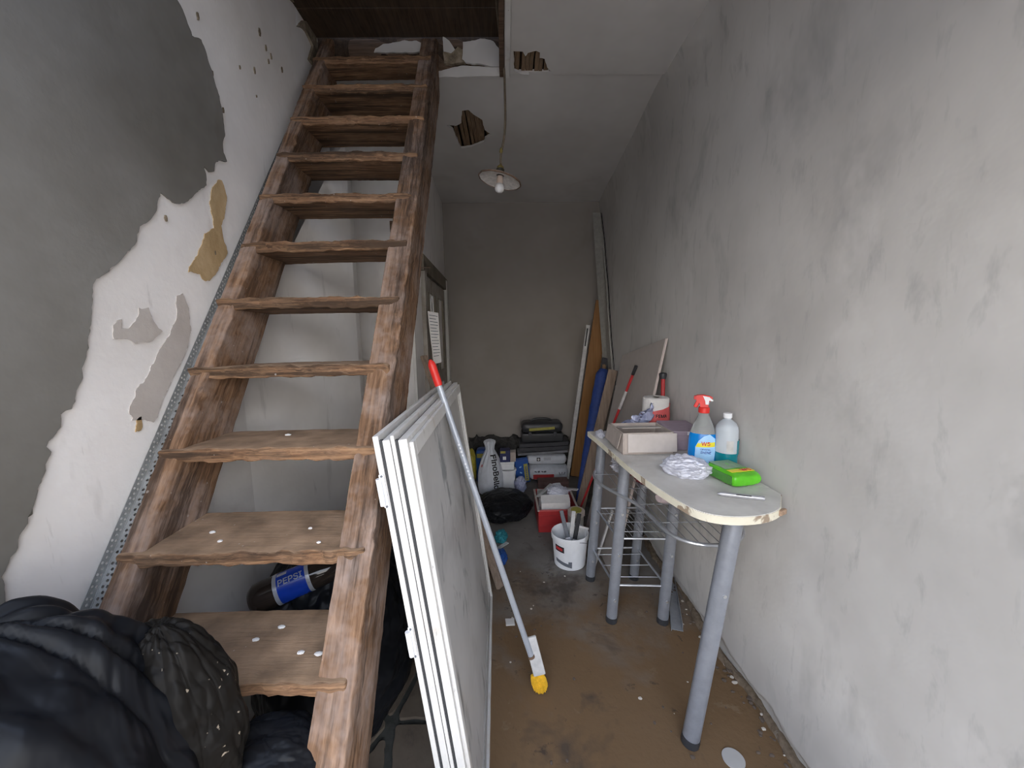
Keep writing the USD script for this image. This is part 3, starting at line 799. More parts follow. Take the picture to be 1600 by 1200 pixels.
for k, (o, t, up) in enumerate(offs):
    H = HS + up
    s = Thing('window_sash', texts[k], 'window sash', base=NB - en * o)
    O = NB - en * o
    fr = 0.045
    L_ = LS - 0.004 * k
    lb = lambda x0, x1, y0, y1, z0, z1, r=0.003: tf(box(x0, x1, y0, y1, z0, z1, r), RS, O)
    s.add('stile', lb(0, fr, 0.0 if k else 0.010, t, 0.0, H), 'sash_paint')
    s.add('stile', lb(L_ - fr, L_, 0.0 if k else 0.010, t, 0.0, H), 'sash_paint')
    s.add('top_rail', lb(fr, L_ - fr, 0.0 if k else 0.010, t, H - 0.055, H), 'sash_paint')
    s.add('bottom_rail', lb(fr, L_ - fr, 0.0 if k else 0.010, t, 0.0, 0.05), 'sash_dirty' if k == 0 else 'sash_paint', label='dirty bottom rail' if k == 0 else None)
    s.add('pane', lb(fr - 0.005, L_ - fr + 0.005, t * 0.45, t * 0.45 + 0.004, 0.045, H - 0.05, 0.001), 'dusty_glass')
    if k == 0:
        # raised front bead round the pane, its outer lip white
        s.add('bead', lb(0.012, 0.036, 0, 0.011, 0.01, H - 0.012), 'sash_paint')
        s.add('bead', lb(L_ - 0.03, L_ - 0.004, 0, 0.011, 0.0, H - 0.012), 'sash_paint')
        s.add('bead', lb(0.036, L_ - 0.03, 0, 0.011, H - 0.05, H - 0.012), 'sash_paint')
        s.add('bead', lb(0.036, L_ - 0.03, 0, 0.011, 0.0, 0.014), 'sash_paint')
    else:
        sg = -0.0062 if k != 2 else -0.0008
        s.add('seal', lb(0.003, 0.014, sg, 0.001, 0.0, H - 0.012, 0.0004), 'rubber_seal')
        s.add('seal', lb(0.014, L_ - 0.003, sg, 0.001, H - 0.03, H - 0.018, 0.0004), 'rubber_seal')
    if k == 3:
        for zc_ in ((on_y(604, 768, 0.84) - NB) @ ez, (on_y(650, 1005, 0.84) - NB) @ ez):
            hg = s.add('hinge', cat(lb(-0.004, 0.001, 0.002, 0.014, zc_ - 0.04, zc_ + 0.04, 0.002), tf(cyl((-0.006, 0.014, zc_ - 0.032), (-0.006, 0.014, zc_ + 0.032), 0.0065, 14), RS, O)), 'white_plastic')
            for q in (-0.036, 0.036):
                s.add('screw', tf(cyl((-0.006, 0.007, zc_ + q), (-0.003, 0.007, zc_ + q), 0.0026, 10), RS, O), 'ink_grey', parent=hg)

# ------------------------------------------------------------------ long handled brush
ba, bt = V(0.128, 1.351, 0.004), on_y(672, 562, 1.40)
bd = (bt - ba) / np.linalg.norm(bt - ba)
br = Thing('long_handled_brush', 'yellow-bristled brush on a long silver pole with red grip, leaning on the sashes', 'brush', base=ba)
LB = np.linalg.norm(bt - ba)
jn = on_y(833, 1008, 1.30)
pole0 = ba + bd * 0.165
br.add('pole', tube([pole0, bt - bd * 0.08], 0.0115, 16), 'silver_pole')
gp = [bt - bd * (0.10 - 0.10 * q) for q in np.linspace(0, 1, 16)]
br.add('grip', tube(gp, [0.0135, 0.0142] + [0.0145] * 10 + [0.014, 0.0125, 0.009, 0.004], 18), 'red_plastic')
side = np.cross(bd, V(0, 1, 0))
side /= np.linalg.norm(side)
br.add('handle', bar(ba + bd * 0.082 + V(0.008, -0.004, 0.004), ba + bd * 0.235 + V(0.016, 0.012, 0.004), 0.048, 0.012, 0.004, 4, up=np.cross(bd, side)), 'dirty_white', label='grey-white flat brush handle')
br.add('clamp', tube([ba + bd * 0.160, ba + bd * 0.170], 0.0135, 14), 'shade_rust')
R_ = np.stack([side, np.cross(bd, side), bd], 1)
bb = []
rng = np.random.default_rng(8)
for k in range(240):
    a = rng.uniform(-1, 1, 2)
    p0 = ba + bd * 0.088 + R_ @ V(a[0] * 0.022 + 0.004, a[1] * 0.006, 0)
    ln = 0.080 * (1 - 0.25 * abs(a[0]) ** 2) + rng.uniform(-.004, .003)
    p1 = p0 - bd * ln + R_ @ V(a[0] * 0.006 + rng.normal(0, .0015), a[1] * 0.004, 0)
    bb.append(tube([p0, (p0 + p1) / 2 + R_ @ V(a[0] * 0.004, 0, 0), p1], [0.0017, 0.0017, 0.0008], 4))
br.add('bristles', cat(bb), 'bristle_yellow', kind='stuff')
for k in range(9):
    q = bt - bd * (0.33 + 0.014 * k + (0.02 if k > 3 else 0))
    br.add('print_mark', tf(gbox(0.0045 if k % 2 else 0.007, 0.0012, 0.007, 0.0004), basis(bd, (0, 1, 0)), q + V(0.001, -0.0112, 0.0022)), 'white_plastic')

# ------------------------------------------------------------------ rubbish bags
def bag(name, label, c, radii, rz, seed, mat, crease=0.11, grp=None, front=None, pleat=0.02):
    m = blob(V(1, 1, 1), 6, 0.14, 1.5, seed, crease, 1.7)
    v = np.array(m.vertices)
    q = v * V(1.5, 1.5, 0.9)
    v *= (1 + 0.05 * (np.abs(2 * meshkit.noise(q * 2.4 + 5, seed + 1) - 1) ** 0.8) + 0.012 * np.abs(2 * meshkit.noise(q * 6 + 15, seed + 4) - 1))[:, None]
    an = np.arctan2(v[:, 1], v[:, 0])
    pq = np.stack([np.cos(an) * 2.6, np.sin(an) * 2.6, v[:, 2] * 0.7 + 0.6 * np.sin(an * 2 + seed)], 1)
    v *= (1 + pleat * (np.abs(2 * meshkit.noise(pq * 1.7 + 3, seed + 6) - 1) ** 0.55 - 0.5))[:, None]
    v *= np.asarray(radii)
    m.vertices = v
    m = tf(m, RZ(rz), c)
    v = np.array(m.vertices)
    v[:, 2] = np.maximum(v[:, 2], 0.003)
    v[:, 0] = np.maximum(v[:, 0], XL + 0.012)
    if front is not None:                    # the sack rests on the front of the stair, or stays under its back
        e = (v - V(0, Y0, Z0)) @ snor
        push = np.maximum(0.022 - e, 0) if front else np.minimum(-0.20 - e, 0)
        v = v + push[:, None] * snor
    m.vertices = v
    t = Thing(name, label, 'rubbish bag', base=(c[0], c[1], 0), group=grp)
    t.add('sack', m, mat, smooth=True)
    return t


bag('rubbish_bag', 'large glossy black rubbish bag slumped at the foot of the stairs beside the left wall', V(-0.80, 0.48, 0.50), (0.30, 0.25, 0.52), 20, 3, 'black_bag', 0.05, front=True, pleat=0.05)
bag('rubbish_bag', 'dusty black rubbish bag wedged between the big glossy bag and the lowest tread', V(-0.615, 0.625, 0.69), (0.112, 0.085, 0.215), 0, 12, 'black_bag_dusty', 0.05, front=True, pleat=0.04)
bag('rubbish_bag', 'small flat black rubbish bag stuffed on the step below the lowest visible tread', V(-0.50, 0.685, 0.553), (0.13, 0.085, 0.062), 0, 33, 'black_bag', 0.05)
bag('rubbish_bag', 'black rubbish bag filling the space under the stairs', V(-0.64, 1.36, 0.30), (0.28, 0.34, 0.37), 0, 7, 'black_bag', 0.08, front=False)
bag('rubbish_bag', 'low black rubbish bag on the floor between the sashes and the red crate', V(-0.03, 2.93, 0.07), (0.215, 0.24, 0.09), 10, 21, 'black_bag', 0.07)

# drink bottle lying under the stairs
b0, b1 = V(-0.655, 1.10, 0.80), V(-0.44, 1.17, 0.885)
b0, b1 = on_y(415, 930, 1.14), on_y(530, 880, 1.22)
bd_ = (b1 - b0) / np.linalg.norm(b1 - b0)
bo = Thing('drink_bottle', 'dark cola bottle with a blue label lying under the stairs', 'bottle', base=b0)
prof = [(0.010, -0.045), (0.034, -0.04), (0.045, -0.025), (0.0475, 0.0), (0.0465, 0.04), (0.0465, 0.14), (0.0475, 0.17), (0.042, 0.21), (0.026, 0.26), (0.014, 0.285), (0.013, 0.30)]
# the x axis of the body turns towards the camera
toc = V(0, 0, EYE) - (b0 + b1) / 2
xx = toc - bd_ * (toc @ bd_)
xx /= np.linalg.norm(xx)
RB = np.stack([xx, np.cross(bd_, xx), bd_], 1)
bo.add('body', tf(lathe(prof, 40), RB, b0), 'cola_dark', smooth=50)
lab = bo.add('label', tf(lathe([(0.046, 0.035), (0.0474, 0.036), (0.0474, 0.138), (0.046, 0.139)], 40, ring=True), RB, b0), 'cola_label')
for z in (0.034, 0.128):
    bo.add('label_band', tf(lathe([(0.0475, z), (0.0478, z + 0.0005), (0.0478, z + 0.011), (0.0475, z + 0.0115)], 40, ring=True), RB, b0), 'label_silver', parent=lab)
bo.add('cap', tf(cyl((0, 0, 0.292), (0, 0, 0.312), 0.0155, 20), RB, b0), 'cola_label')
# the word reads along the bottle
tm = meshkit.text_mesh('PEPSI', 0.018, 0.0008, bold=True).subdivide_to_size(0.005)
v = np.array(tm.vertices)
v[:, :2] -= (v[:, :2].max(0) + v[:, :2].min(0)) / 2
th = -0.38 - v[:, 1] / 0.0474
tm.vertices = np.stack([(0.0476 + v[:, 2]) * np.cos(th), (0.0476 + v[:, 2]) * np.sin(th), 0.086 + v[:, 0]], 1)
bo.add('lettering', tf(tm, RB, b0), 'label_silver', parent=lab)
g = box(0, 0.0008, -0.006, 0.006, -0.014, 0.014, 0.0002)
bo.add('barcode', tf(g, RB @ RZ(-56), b0 + RB @ (RZ(-56) @ V(0.0474, 0, 0.062))), 'label_silver', parent=lab)

# ------------------------------------------------------------------ bar table with wire shelves
TZ = 0.87
edge = np.array([on_z(*q, TZ)[:2] for q in ((920, 676), (948, 700), (978, 724), (1010, 748), (1038, 769), (1062, 786), (1085, 797), (1120, 804), (1160, 807), (1200, 803), (1221, 792))])
from scipy.interpolate import splprep, splev
tck, _ = splprep(edge.T, s=0.0002, k=3)
ed = np.array(splev(np.linspace(0, 1, 60), tck)).T
ed = ed[ed[:, 0] < 0.905]
top = Polygon(list(ed) + [(0.905, 1.2), (0.908, 2.09), (ed[0, 0], 2.09)]).buffer(0)
tb = Thing('bar_table', 'narrow bar table with rounded end, grey tube legs and wire shelves', 'table', base=(0.68, 1.6, 0))
tb.add('tabletop', tf(extrude(top.buffer(-0.002), 0.026), t=[0, 0, TZ - 0.026]), 'table_laminate')
tb.add('edge_band', tf(extrude(top.difference(top.buffer(-0.0025)), 0.024), t=[0, 0, TZ - 0.0265]), 'table_edge')
chip = on_z(1203, 808, TZ - 0.015)
tb.add('chipped_corner', tf(gbox(0.035, 0.012, 0.018, 0.004), RZ(28), V(0.835, 1.100, TZ - 0.013)), 'chip_board', label='bare chipped spot on the edge')
legs = []
for k, (fx, fy, tx, ty) in enumerate(((0.613, 1.155, 0.727, 1.155), (0.499, 1.732, 0.555, 1.735), (0.746, 1.714, 0.80, 1.72), (0.467, 2.062, 0.525, 2.055), (0.72, 2.06, 0.775, 2.06))):
    a, b = V(fx, fy, 0.0), V(tx, ty, TZ - 0.026)
    lg = tb.add('leg', cyl(a + (b - a) * 0.03, b, 0.0285 if k == 0 else 0.026, 24), 'grey_steel_tube')
    tb.add('foot', cyl(a, a + (b - a) * 0.032, 0.030 if k == 0 else 0.0275, 24), 'toolbox_black', parent=lg)
    for z in ((0.58,) if k == 0 else (0.13, 0.37, 0.58)):
        q = a + (b - a) * (z / TZ)
        tb.add('screw', cyl(q + V(0, -0.024, 0), q + V(0, -0.031, 0), 0.006, 12), 'screw_metal', parent=lg)
    legs.append((a, b))
at = lambda k, z: legs[k][0] + (legs[k][1] - legs[k][0]) * (z / (TZ - 0.026))
# the large upper shelf with a round front
ZS = 0.655
shelf_front = [at(3, ZS) + V(-.02, 0, 0), at(1, ZS) + V(-0.012, -0.03, 0), *[on_z(*q, ZS) for q in ((1005, 795), (1038, 827), (1062, 842), (1090, 850), (1122, 852), (1150, 846), (1160, 836))], V(0.90, 1.62, ZS), V(0.90, 2.05, ZS)]
fp = smooth_path(shelf_front, 70)
sh = tb.add('wire_shelf', tube(fp, 0.0075, 10), 'chrome_wire')
sp = Polygon(fp[:, :2]).buffer(0)
from shapely.geometry import LineString
for x in np.arange(0.56, 0.90, 0.036):
    g = LineString([(x - 0.02, 0.8), (x - 0.02, 2.05)]).intersection(sp)
    for q in ([g] if g.geom_type == 'LineString' else list(getattr(g, 'geoms', []))):
        c = np.array(q.coords)
        if len(c) > 1:
            tb.add('wire', cyl((*c[0], ZS), (*c[-1], ZS), 0.0018, 6), 'chrome_wire', parent=sh)
for y in (1.45, 1.62, 1.80, 2.0):
    g = LineString([(0.3, y), (1.0, y)]).intersection(sp)
    c = np.array(g.coords)
    if len(c) > 1:
        tb.add('wire', cyl((*c[0], ZS - 0.004), (*c[-1], ZS - 0.004), 0.0022, 6), 'chrome_wire', parent=sh)
for z in (0.43, 0.19):
    c4 = [at(1, z), at(2, z), at(4, z), at(3, z)]
    sh = tb.add('wire_shelf', cat(*[cyl(c4[k], c4[(k + 1) % 4], 0.0055, 8) for k in range(4)]), 'chrome_wire')
    if z > 0.3:
        for q in np.linspace(0.1, 0.9, 9):
            tb.add('wire', cyl(c4[0] + (c4[1] - c4[0]) * q, c4[3] + (c4[2] - c4[3]) * q, 0.0017, 6), 'chrome_wire', parent=sh)
    for q in np.linspace(0.2, 0.8, 3):
        tb.add('wire', cyl(c4[0] + (c4[3] - c4[0]) * q, c4[1] + (c4[2] - c4[1]) * q, 0.002, 6), 'chrome_wire', parent=sh)

# things on the table
# open cardboard carton
cfl, cbl, cfr = on_z(973, 711, TZ), on_z(945, 690, TZ), on_z(1052, 709, TZ)
ux = (cfr - cfl) / np.linalg.norm(cfr - cfl)
uy = np.cross(V(0, 0, 1), ux)
CW, CD, CH = np.linalg.norm(cfr - cfl), 0.20, 0.098
RC = np.stack([ux, uy, V(0, 0, 1)], 1)
cbx = Thing('cardboard_carton', 'open brown cardboard carton with a folded front flap on the bar table', 'box', base=cfl)
lc = lambda *a, r=0.0015: tf(box(*a, r), RC, cfl + V(0, 0, 0.001))
cbx.add('bottom', lc(0, CW, 0, CD, 0, 0.004), 'cardboard')
cbx.add('side_panel', lc(0, 0.004, 0, CD, 0.004, CH), 'cardboard')
cbx.add('side_panel', lc(CW - 0.004, CW, 0, CD, 0.004, CH), 'cardboard')
cbx.add('front_panel', lc(0.004, CW - 0.004, 0, 0.004, 0.004, CH), 'cardboard')
cbx.add('back_panel', lc(0.004, CW - 0.004, CD - 0.004, CD, 0.004, CH), 'cardboard')
cbx.add('flap', tf(tf(box(0.02, CW + 0.012, -0.004, -0.001, -0.082, 0, 0.001), RX(-6)), RC, cfl + V(0, 0, CH - 0.004)), 'cardboard_pale', label='pale front flap hanging down')
cbx.add('flap', tf(tf(box(0.0, CW * 0.8, 0, 0.10, -0.0015, 0.0015, 0.001), RX(-8)), RC, cfl + RC @ V(0.02, 0.075, CH + 0.004)), 'cardboard_pale')
cbx.add('flap', tf(tf(box(-0.003, 0, 0, CD, -0.07, 0, 0.001), RY(14)), RC, cfl + RC @ V(-0.003, 0.01, CH - 0.004)), 'cardboard', label='side flap bent down')
# lilac box
lx = Thing('lilac_box', 'low lilac cardboard box behind the open carton on the bar table', 'box', base=(0.80, 1.85, TZ))
lx.add('body', tf(box(-0.070, 0.070, -0.11, 0.11, 0.001, 0.075), RZ(-6), (0.832, 1.805, TZ)), 'lilac_card')
lx.add('lid', tf(box(-0.074, 0.074, -0.115, 0.115, 0.070, 0.092), RZ(-6), (0.832, 1.805, TZ)), 'lilac_card')
lx.add('sticker', tf(box(0.0, 0.016, -0.117, -0.1155, 0.074, 0.090, 0.0004), RZ(-6), (0.832, 1.805, TZ)), 'white_plastic')
# paper roll in torn wrapping
RP = V(0.80, 2.015, TZ + 0.001)
pr_ = Thing('paper_roll', 'white paper roll in torn plastic with a red band on the bar table', 'paper roll', base=RP)
ztop = on_y(1033, 621, 2.0)[2] - TZ
rr_ = 0.068
pr_.add('roll', tf(lathe([(0.02, ztop), (0.021, 0.0), (rr_ - 0.004, 0), (rr_, 0.004), (rr_, ztop - 0.006), (rr_ - 0.006, ztop), (0.022, ztop)], 48, warp=lambda a, z: 1 + 0.012 * np.sin(a * 5 + z * 40)), None, RP), 'paper_white')
def band(u, v):
    a = np.pi * (0.92 + 1.25 * u)
    hi = 0.115 + 0.065 * u ** 1.2
    z = 0.012 + (hi - 0.012) * v
    r = rr_ + 0.003 + 0.002 * np.sin(a * 9 + z * 60)
    return np.stack([RP[0] + r * np.cos(a), RP[1] + r * np.sin(a), RP[2] + z], 1)
wr_ = pr_.add('red_band', sheet(1, 1, 30, 8, band, 0.0012), 'pale_red')
tt = wrap('FEMA', 0.016, lambda z: rr_ + 0.0052, math.pi * 1.52, 0.108, 0.001)
pr_.add('lettering', tf(tt, None, RP), 'ink_black', parent=wr_)
def tail(u, v):
    x = -0.04 - 0.20 * u
    z = 0.03 + (0.155 - 0.125 * u ** 0.7) * v
    y = -0.055 - 0.03 * u + 0.02 * np.sin(u * 14 + v * 5)
    p = np.stack([x, y, z], 1)
    p += (np.stack([meshkit.fbm(np.stack([u * 9, v * 9, 0 * u + k], 1), 3, 5 + k) for k in range(3)], 1) - 0.5) * 0.05
    p[:, 2] = np.maximum(p[:, 2], 0.003)
    return RP + p
pr_.add('torn_wrapping', sheet(1, 1, 36, 22, tail, 0.0006), 'blue_film', smooth=True)

# spray bottle
SB = on_z(1096, 726, TZ) + V(0, 0, 0.001)
SE = (1.0, 0.62)
sp_ = [(0.040, 0.0), (0.047, 0.004), (0.050, 0.02), (0.0505, 0.06), (0.050, 0.095), (0.047, 0.115), (0.040, 0.14), (0.031, 0.165), (0.022, 0.185), (0.0165, 0.20), (0.0155, 0.205)]
srad = lambda z: float(np.interp(z, [b for a, b in sp_], [a for a, b in sp_]))
RSB = RZ(-25) * 1.06
sb = Thing('spray_bottle', 'clear spray bottle of blue cleaner with a red trigger head on the bar table', 'spray bottle', base=SB)
lv = 0.125
sb.add('liquid', tf(lathe([(a * 1.0, z) for a, z in sp_ if z < lv] + [(srad(lv), lv)], 48, SE), RSB, SB), 'blue_liquid', label='blue cleaning liquid')
sb.add('bottle', tf(lathe([(srad(lv), lv + 0.0005)] + [(a, z) for a, z in sp_ if z > lv], 48, SE), RSB, SB), 'clear_bottle', label='clear upper bottle')


def lab_pt(x, z, d):
    R = srad(z)
    y = -SE[1] * math.sqrt(max(R * R - x * x, 1e-6)) - d
    return [x, y, z]


def on_bottle(m2, d0):
    v = np.array(m2.vertices)
    m2.vertices = np.array([lab_pt(a, b, c + d0) for a, b, c in v])
    return tf(m2, RSB, SB)


lp = Polygon([(-0.022, 0.008), (0.036, 0.008), (0.040, 0.06), (0.038, 0.108), (0.022, 0.122), (0.004, 0.115), (-0.012, 0.098), (-0.022, 0.075), (-0.023, 0.04)]).buffer(0.003)
flat2 = lambda poly: extrude(poly, 0.0006).subdivide_to_size(0.006)
lb_ = sb.add('label', on_bottle(flat2(lp), 0.0004), 'label_blue')
sb.add('yellow_band', on_bottle(flat2(lp.buffer(-0.001).intersection(Polygon([(-0.04, 0.074), (0.05, 0.080), (0.05, 0.098), (-0.04, 0.088)]))), 0.001), 'label_yellow', parent=lb_)


def letter(txt, h, x, z, mat, bold=True, italic=0.0):
    t = meshkit.text_mesh(txt, h, 0.0006, bold=bold)
    v = np.array(t.vertices)
    c = (v.max(0) + v.min(0)) / 2
    v[:, 0] += x - c[0] + italic * (v[:, 1] - c[1])
    v[:, 1] += z - c[1]
    t.vertices = v
    sb.add('lettering', on_bottle(t.subdivide_to_size(0.006), 0.0017), mat, parent=lb_)


letter('W5', 0.014, 0.010, 0.090, 'label_red')
letter('CRYSTAL', 0.0055, 0.010, 0.068, 'ink_navy')
letter('SHINE', 0.0085, 0.011, 0.0565, 'ink_navy', italic=0.2)
sb.add('emblem', on_bottle(flat2(Point(-0.008, 0.020).buffer(0.005)), 0.001), 'ink_grey', parent=lb_)
sb.add('emblem', on_bottle(flat2(Point(0.028, 0.020).buffer(0.004)), 0.001), 'ink_navy', parent=lb_)
cl = sb.add('collar', tf(lathe([(0.018, 0.203), (0.0195, 0.205), (0.0195, 0.222), (0.017, 0.225)], 24), RSB, SB), 'red_plastic')
hd = extrude(Polygon([(-0.030, 0.262), (-0.026, 0.268), (-0.005, 0.270), (0.018, 0.266), (0.026, 0.262), (0.022, 0.254), (0.014, 0.245), (0.012, 0.226), (-0.012, 0.226), (-0.014, 0.240), (-0.024, 0.247)]).buffer(0.0015), 0.022)
v = np.array(hd.vertices)
hd.vertices = np.stack([v[:, 0], v[:, 2] - 0.011, v[:, 1]], 1)
hd.invert()
sb.add('spray_head', tf(hd, RSB, SB), 'red_plastic')
sdp = extrude(Polygon([(-0.006, 0.268), (0.016, 0.2645), (0.030, 0.252), (0.026, 0.249), (0.016, 0.252), (0.014, 0.236), (0.004, 0.236), (0.002, 0.250)]), 0.024)
v = np.array(sdp.vertices)
sdp.vertices = np.stack([v[:, 0], v[:, 2] - 0.0125, v[:, 1]], 1)
sdp.invert()
sb.add('side_plate', tf(sdp, RSB, SB), 'white_plastic')
sb.add('trigger', tf(bar((-0.020, 0, 0.248), (-0.031, 0, 0.222), 0.010, 0.014, 0.004), RSB, SB), 'red_plastic')
sb.add('nozzle', tf(box(-0.036, -0.029, -0.007, 0.007, 0.252, 0.267, 0.002), RSB, SB), 'red_plastic')

# teal bottle with a white top
TBp = V(0.866, 1.462, TZ + 0.001)
TE = (0.92, 1.0)
tp = [(0.036, 0.0), (0.041, 0.004), (0.043, 0.03), (0.043, 0.10), (0.0425, 0.155), (0.040, 0.168), (0.033, 0.182), (0.020, 0.192), (0.0135, 0.197), (0.0135, 0.203)]
tb_ = Thing('cleaner_bottle', 'translucent white bottle of teal cleaner behind the spray bottle against the right wall', 'bottle', base=TBp)
trad = lambda z: float(np.interp(z, [b for a, b in tp], [a for a, b in tp]))
tb_.add('liquid', tf(lathe([q for q in tp if q[1] < 0.065] + [(0.043, 0.066)], 40, TE), RZ(10), TBp), 'teal_liquid', label='teal cleaning liquid')
tb_.add('bottle', tf(lathe([(0.043, 0.0665)] + [q for q in tp if q[1] > 0.07], 40, TE), RZ(10), TBp), 'frosted_plastic', label='frosted upper bottle')
tb_.add('cap', tf(lathe([(0.0155, 0.202), (0.016, 0.204), (0.016, 0.219), (0.0145, 0.221)], 24), None, TBp), 'white_plastic')
def lab2(u, w):
    a = math.radians(-62) + math.radians(60) * u
    z = 0.062 + 0.055 * w
    r = np.array([trad(q) for q in z]) + 0.001
    return TBp + np.stack([r * np.cos(a), r * TE[1] * np.sin(a), z], 1)
tb_.add('teal_label', sheet(1, 1, 14, 5, lambda u, w: lab2(u, w), 0.0006), 'teal_liquid')
tb_.add('front_label', sheet(1, 1, 12, 8, lambda u, w: lab2(u * 0.55 - 0.95, w * 0.8 + 0.22), 0.0006), 'dirty_white')

# crumpled clear bag
m = blob((0.085, 0.060, 0.046), 5, 0.22, 2.2, 31, 0.20, 3.2, -0.026)
m = tf(m, RZ(-35), (0.675, 1.40, TZ + 0.027))
single('plastic_bag', m, 'clear_film', 'crumpled clear plastic bag on the bar table before the spray bottle', 'plastic bag', smooth=True)

# green pack of wipes
wl_ = on_z(1113, 747, TZ)
wn_ = on_z(1147, 764, TZ)
wr2 = on_z(1200, 770, TZ)
wy = (wl_ - wn_) / np.linalg.norm(wl_ - wn_)
wx = np.cross(wy, V(0, 0, 1))
WW, WL, WH = 0.116, 0.150, 0.046
RW = np.stack([wx, wy, V(0, 0, 1)], 1)
wo = wn_ + V(0, 0, 0.001)
wp_ = Thing('wipes_pack', 'bright green soft pack of wipes at the rounded end of the bar table', 'wipes pack', base=wo)
pk = gbox(WW, WL, WH, 0.016, (10, 14, 6))
v = np.array(pk.vertices)
v[:, 2] *= 1 - 0.10 * (np.abs(v[:, 1]) / (WL / 2)) ** 4
pk.vertices = v
pk = rough(pk, 0.004, 45, 3)
off = wo + RW @ V(WW / 2, WL / 2, WH / 2)
pv = np.array(pk.vertices)
fcen = pv[pk.faces].mean(1)
lside = (pk.face_normals[:, 0] < -0.6)
wp_.add('wrapper', tf(pk, RW, off), 'green_pack')
wp_.add('side_seal', tf(gbox(0.003, WL * 0.86, WH * 0.66, 0.0012, (1, 8, 3)), RW, off + RW @ V(-WW / 2 - 0.001, 0, 0)), 'dark_green_pack', label='dark green printed side')
wp_.add('lid_label', tf(gbox(WW * 0.74, WL * 0.56, 0.002, 0.001, (4, 4, 1)), RW, off + RW @ V(0, 0.03, WH / 2 + 0.001)), 'pack_window', label='dark printed window')
yb = wp_.add('yellow_band', tf(gbox(WW * 0.8, 0.026, 0.002, 0.001), RW, off + RW @ V(0, -0.036, WH / 2 + 0.001)), 'label_yellow')
t = meshkit.text_mesh('W5', 0.018, 0.001, bold=True)
t.apply_translation([-0.013, -0.009, 0])
wp_.add('lettering', tf(t, RW, off + RW @ V(0.012, -0.037, WH / 2 + 0.002)), 'label_red', parent=yb)
# silver knife
ka, kb = on_z(1121, 771, TZ + 0.008), on_z(1196, 779, TZ + 0.008)
kn = Thing('utility_knife', 'silver utility knife lying before the green wipes pack', 'knife', base=(ka + kb) / 2 - V(0, 0, 0.008))
kd_ = kb - ka
kn.add('body', tube([ka, ka + kd_ * 0.04, ka + kd_ * 0.12, ka + kd_ * 0.5, ka + kd_ * 0.9, kb - kd_ * 0.02, kb], [0.002, 0.005, 0.0075, 0.008, 0.008, 0.007, 0.003], 16), 'brushed_silver')
ks_ = kd_ / np.linalg.norm(kd_)
kn.add('slider', bar(ka + kd_ * 0.38 + V(-.001, -0.006, 0.005), ka + kd_ * 0.70 + V(-.001, -0.006, 0.005), 0.003, 0.003, 0.001), 'ink_black')
# dusty wrap at the far end of the table
m = blob((0.022, 0.045, 0.022), 4, 0.3, 2.5, 5, 0.2, 4, -0.012)
single('plastic_wrap', tf(m, None, (0.492, 1.97, TZ + 0.013)), 'clear_film', 'crumpled film at the far left corner of the bar table', 'plastic wrap', smooth=True)

# on the upper wire shelf
m = blob((0.085, 0.075, 0.062), 5, 0.4, 3, 44, 0.4, 6, -0.03)
pbx = Thing('plastic_bag', 'clear plastic bag of dark red things on the upper wire shelf', 'plastic bag', base=(0.62, 1.93, ZS))
pbx.add('film', tf(m, None, (0.635, 1.93, ZS + 0.075)), 'clear_film', smooth=True)
pbx.add('contents', tf(blob((0.06, 0.055, 0.04), 4, 0.3, 3, 6, 0.2, 5, -0.02), None, (0.635, 1.93, ZS + 0.05)), 'dark_red', label='dark red contents')
tw = Thing('rolled_towel', 'pinkish rolled cloth on the upper wire shelf under the tabletop', 'cloth', base=(0.76, 1.72, ZS))
tw.add('roll', rough(tube(smooth_path([(0.66, 1.60, ZS + 0.032), (0.74, 1.63, ZS + 0.032), (0.86, 1.66, ZS + 0.032)], 12), [0.02, 0.026, 0.028, 0.028, 0.028, 0.028, 0.028, 0.028, 0.028, 0.027, 0.024, 0.015], 16), 0.004, 25, 4), 'pink_towel')
m = blob((0.11, 0.07, 0.045), 4, 0.25, 3, 16, 0.2, 4, -0.02)
single('dark_cloth', tf(m, None, (0.76, 1.86, ZS + 0.028)), 'dark_red', 'dark red cloth heaped on the upper wire shelf behind the rolled cloth', 'cloth', smooth=True)

# ------------------------------------------------------------------ hanging lamp
LC = on_y(781, 283, 2.10)
lm = Thing('pendant_lamp', 'old enamel pendant lamp with a bare white bulb hanging from the ceiling edge', 'lamp', base=LC)
ct = on_y(787, 104, 2.17)
cord = smooth_path([on_y(776, -25, 1.8), on_y(777, 20, 1.95), on_y(783, 70, 2.1), ct, on_y(789, 150, 2.13), on_y(786, 225, 2.11), on_y(783, 240, 2.11), on_y(784, 262, 2.10)], 60)
lm.add('cord', tube(cord, 0.006, 7), 'old_cord')
lm.add('cord', tube(smooth_path([on_y(779, -25, 1.8), on_y(781, 20, 1.95), on_y(786, 70, 2.1), ct + V(.004, 0, 0)], 30), 0.003, 7), 'dirty_white', label='pale second wire')
lm.add('knot', blob((0.009, 0.008, 0.016), 3, 0.3, 4, 2), 'brass') if False else lm.add('knot', tf(blob((0.008, 0.008, 0.016), 3, 0.3, 4, 2), None, on_y(783, 236, 2.11)), 'brass')
RL = RY(13)
lm.add('shade', tf(lathe([(0.108, -0.004), (0.111, -0.002), (0.108, 0.004), (0.085, 0.010), (0.045, 0.020), (0.022, 0.026), (0.020, 0.0245), (0.044, 0.0185), (0.084, 0.0085), (0.1065, 0.002), (0.1065, -0.004)], 64, warp=lambda a, z: 1 + 0.012 * np.sin(a * 12), ring=True), RL, LC + V(0, 0, 0.005)), 'shade_enamel', smooth=40)
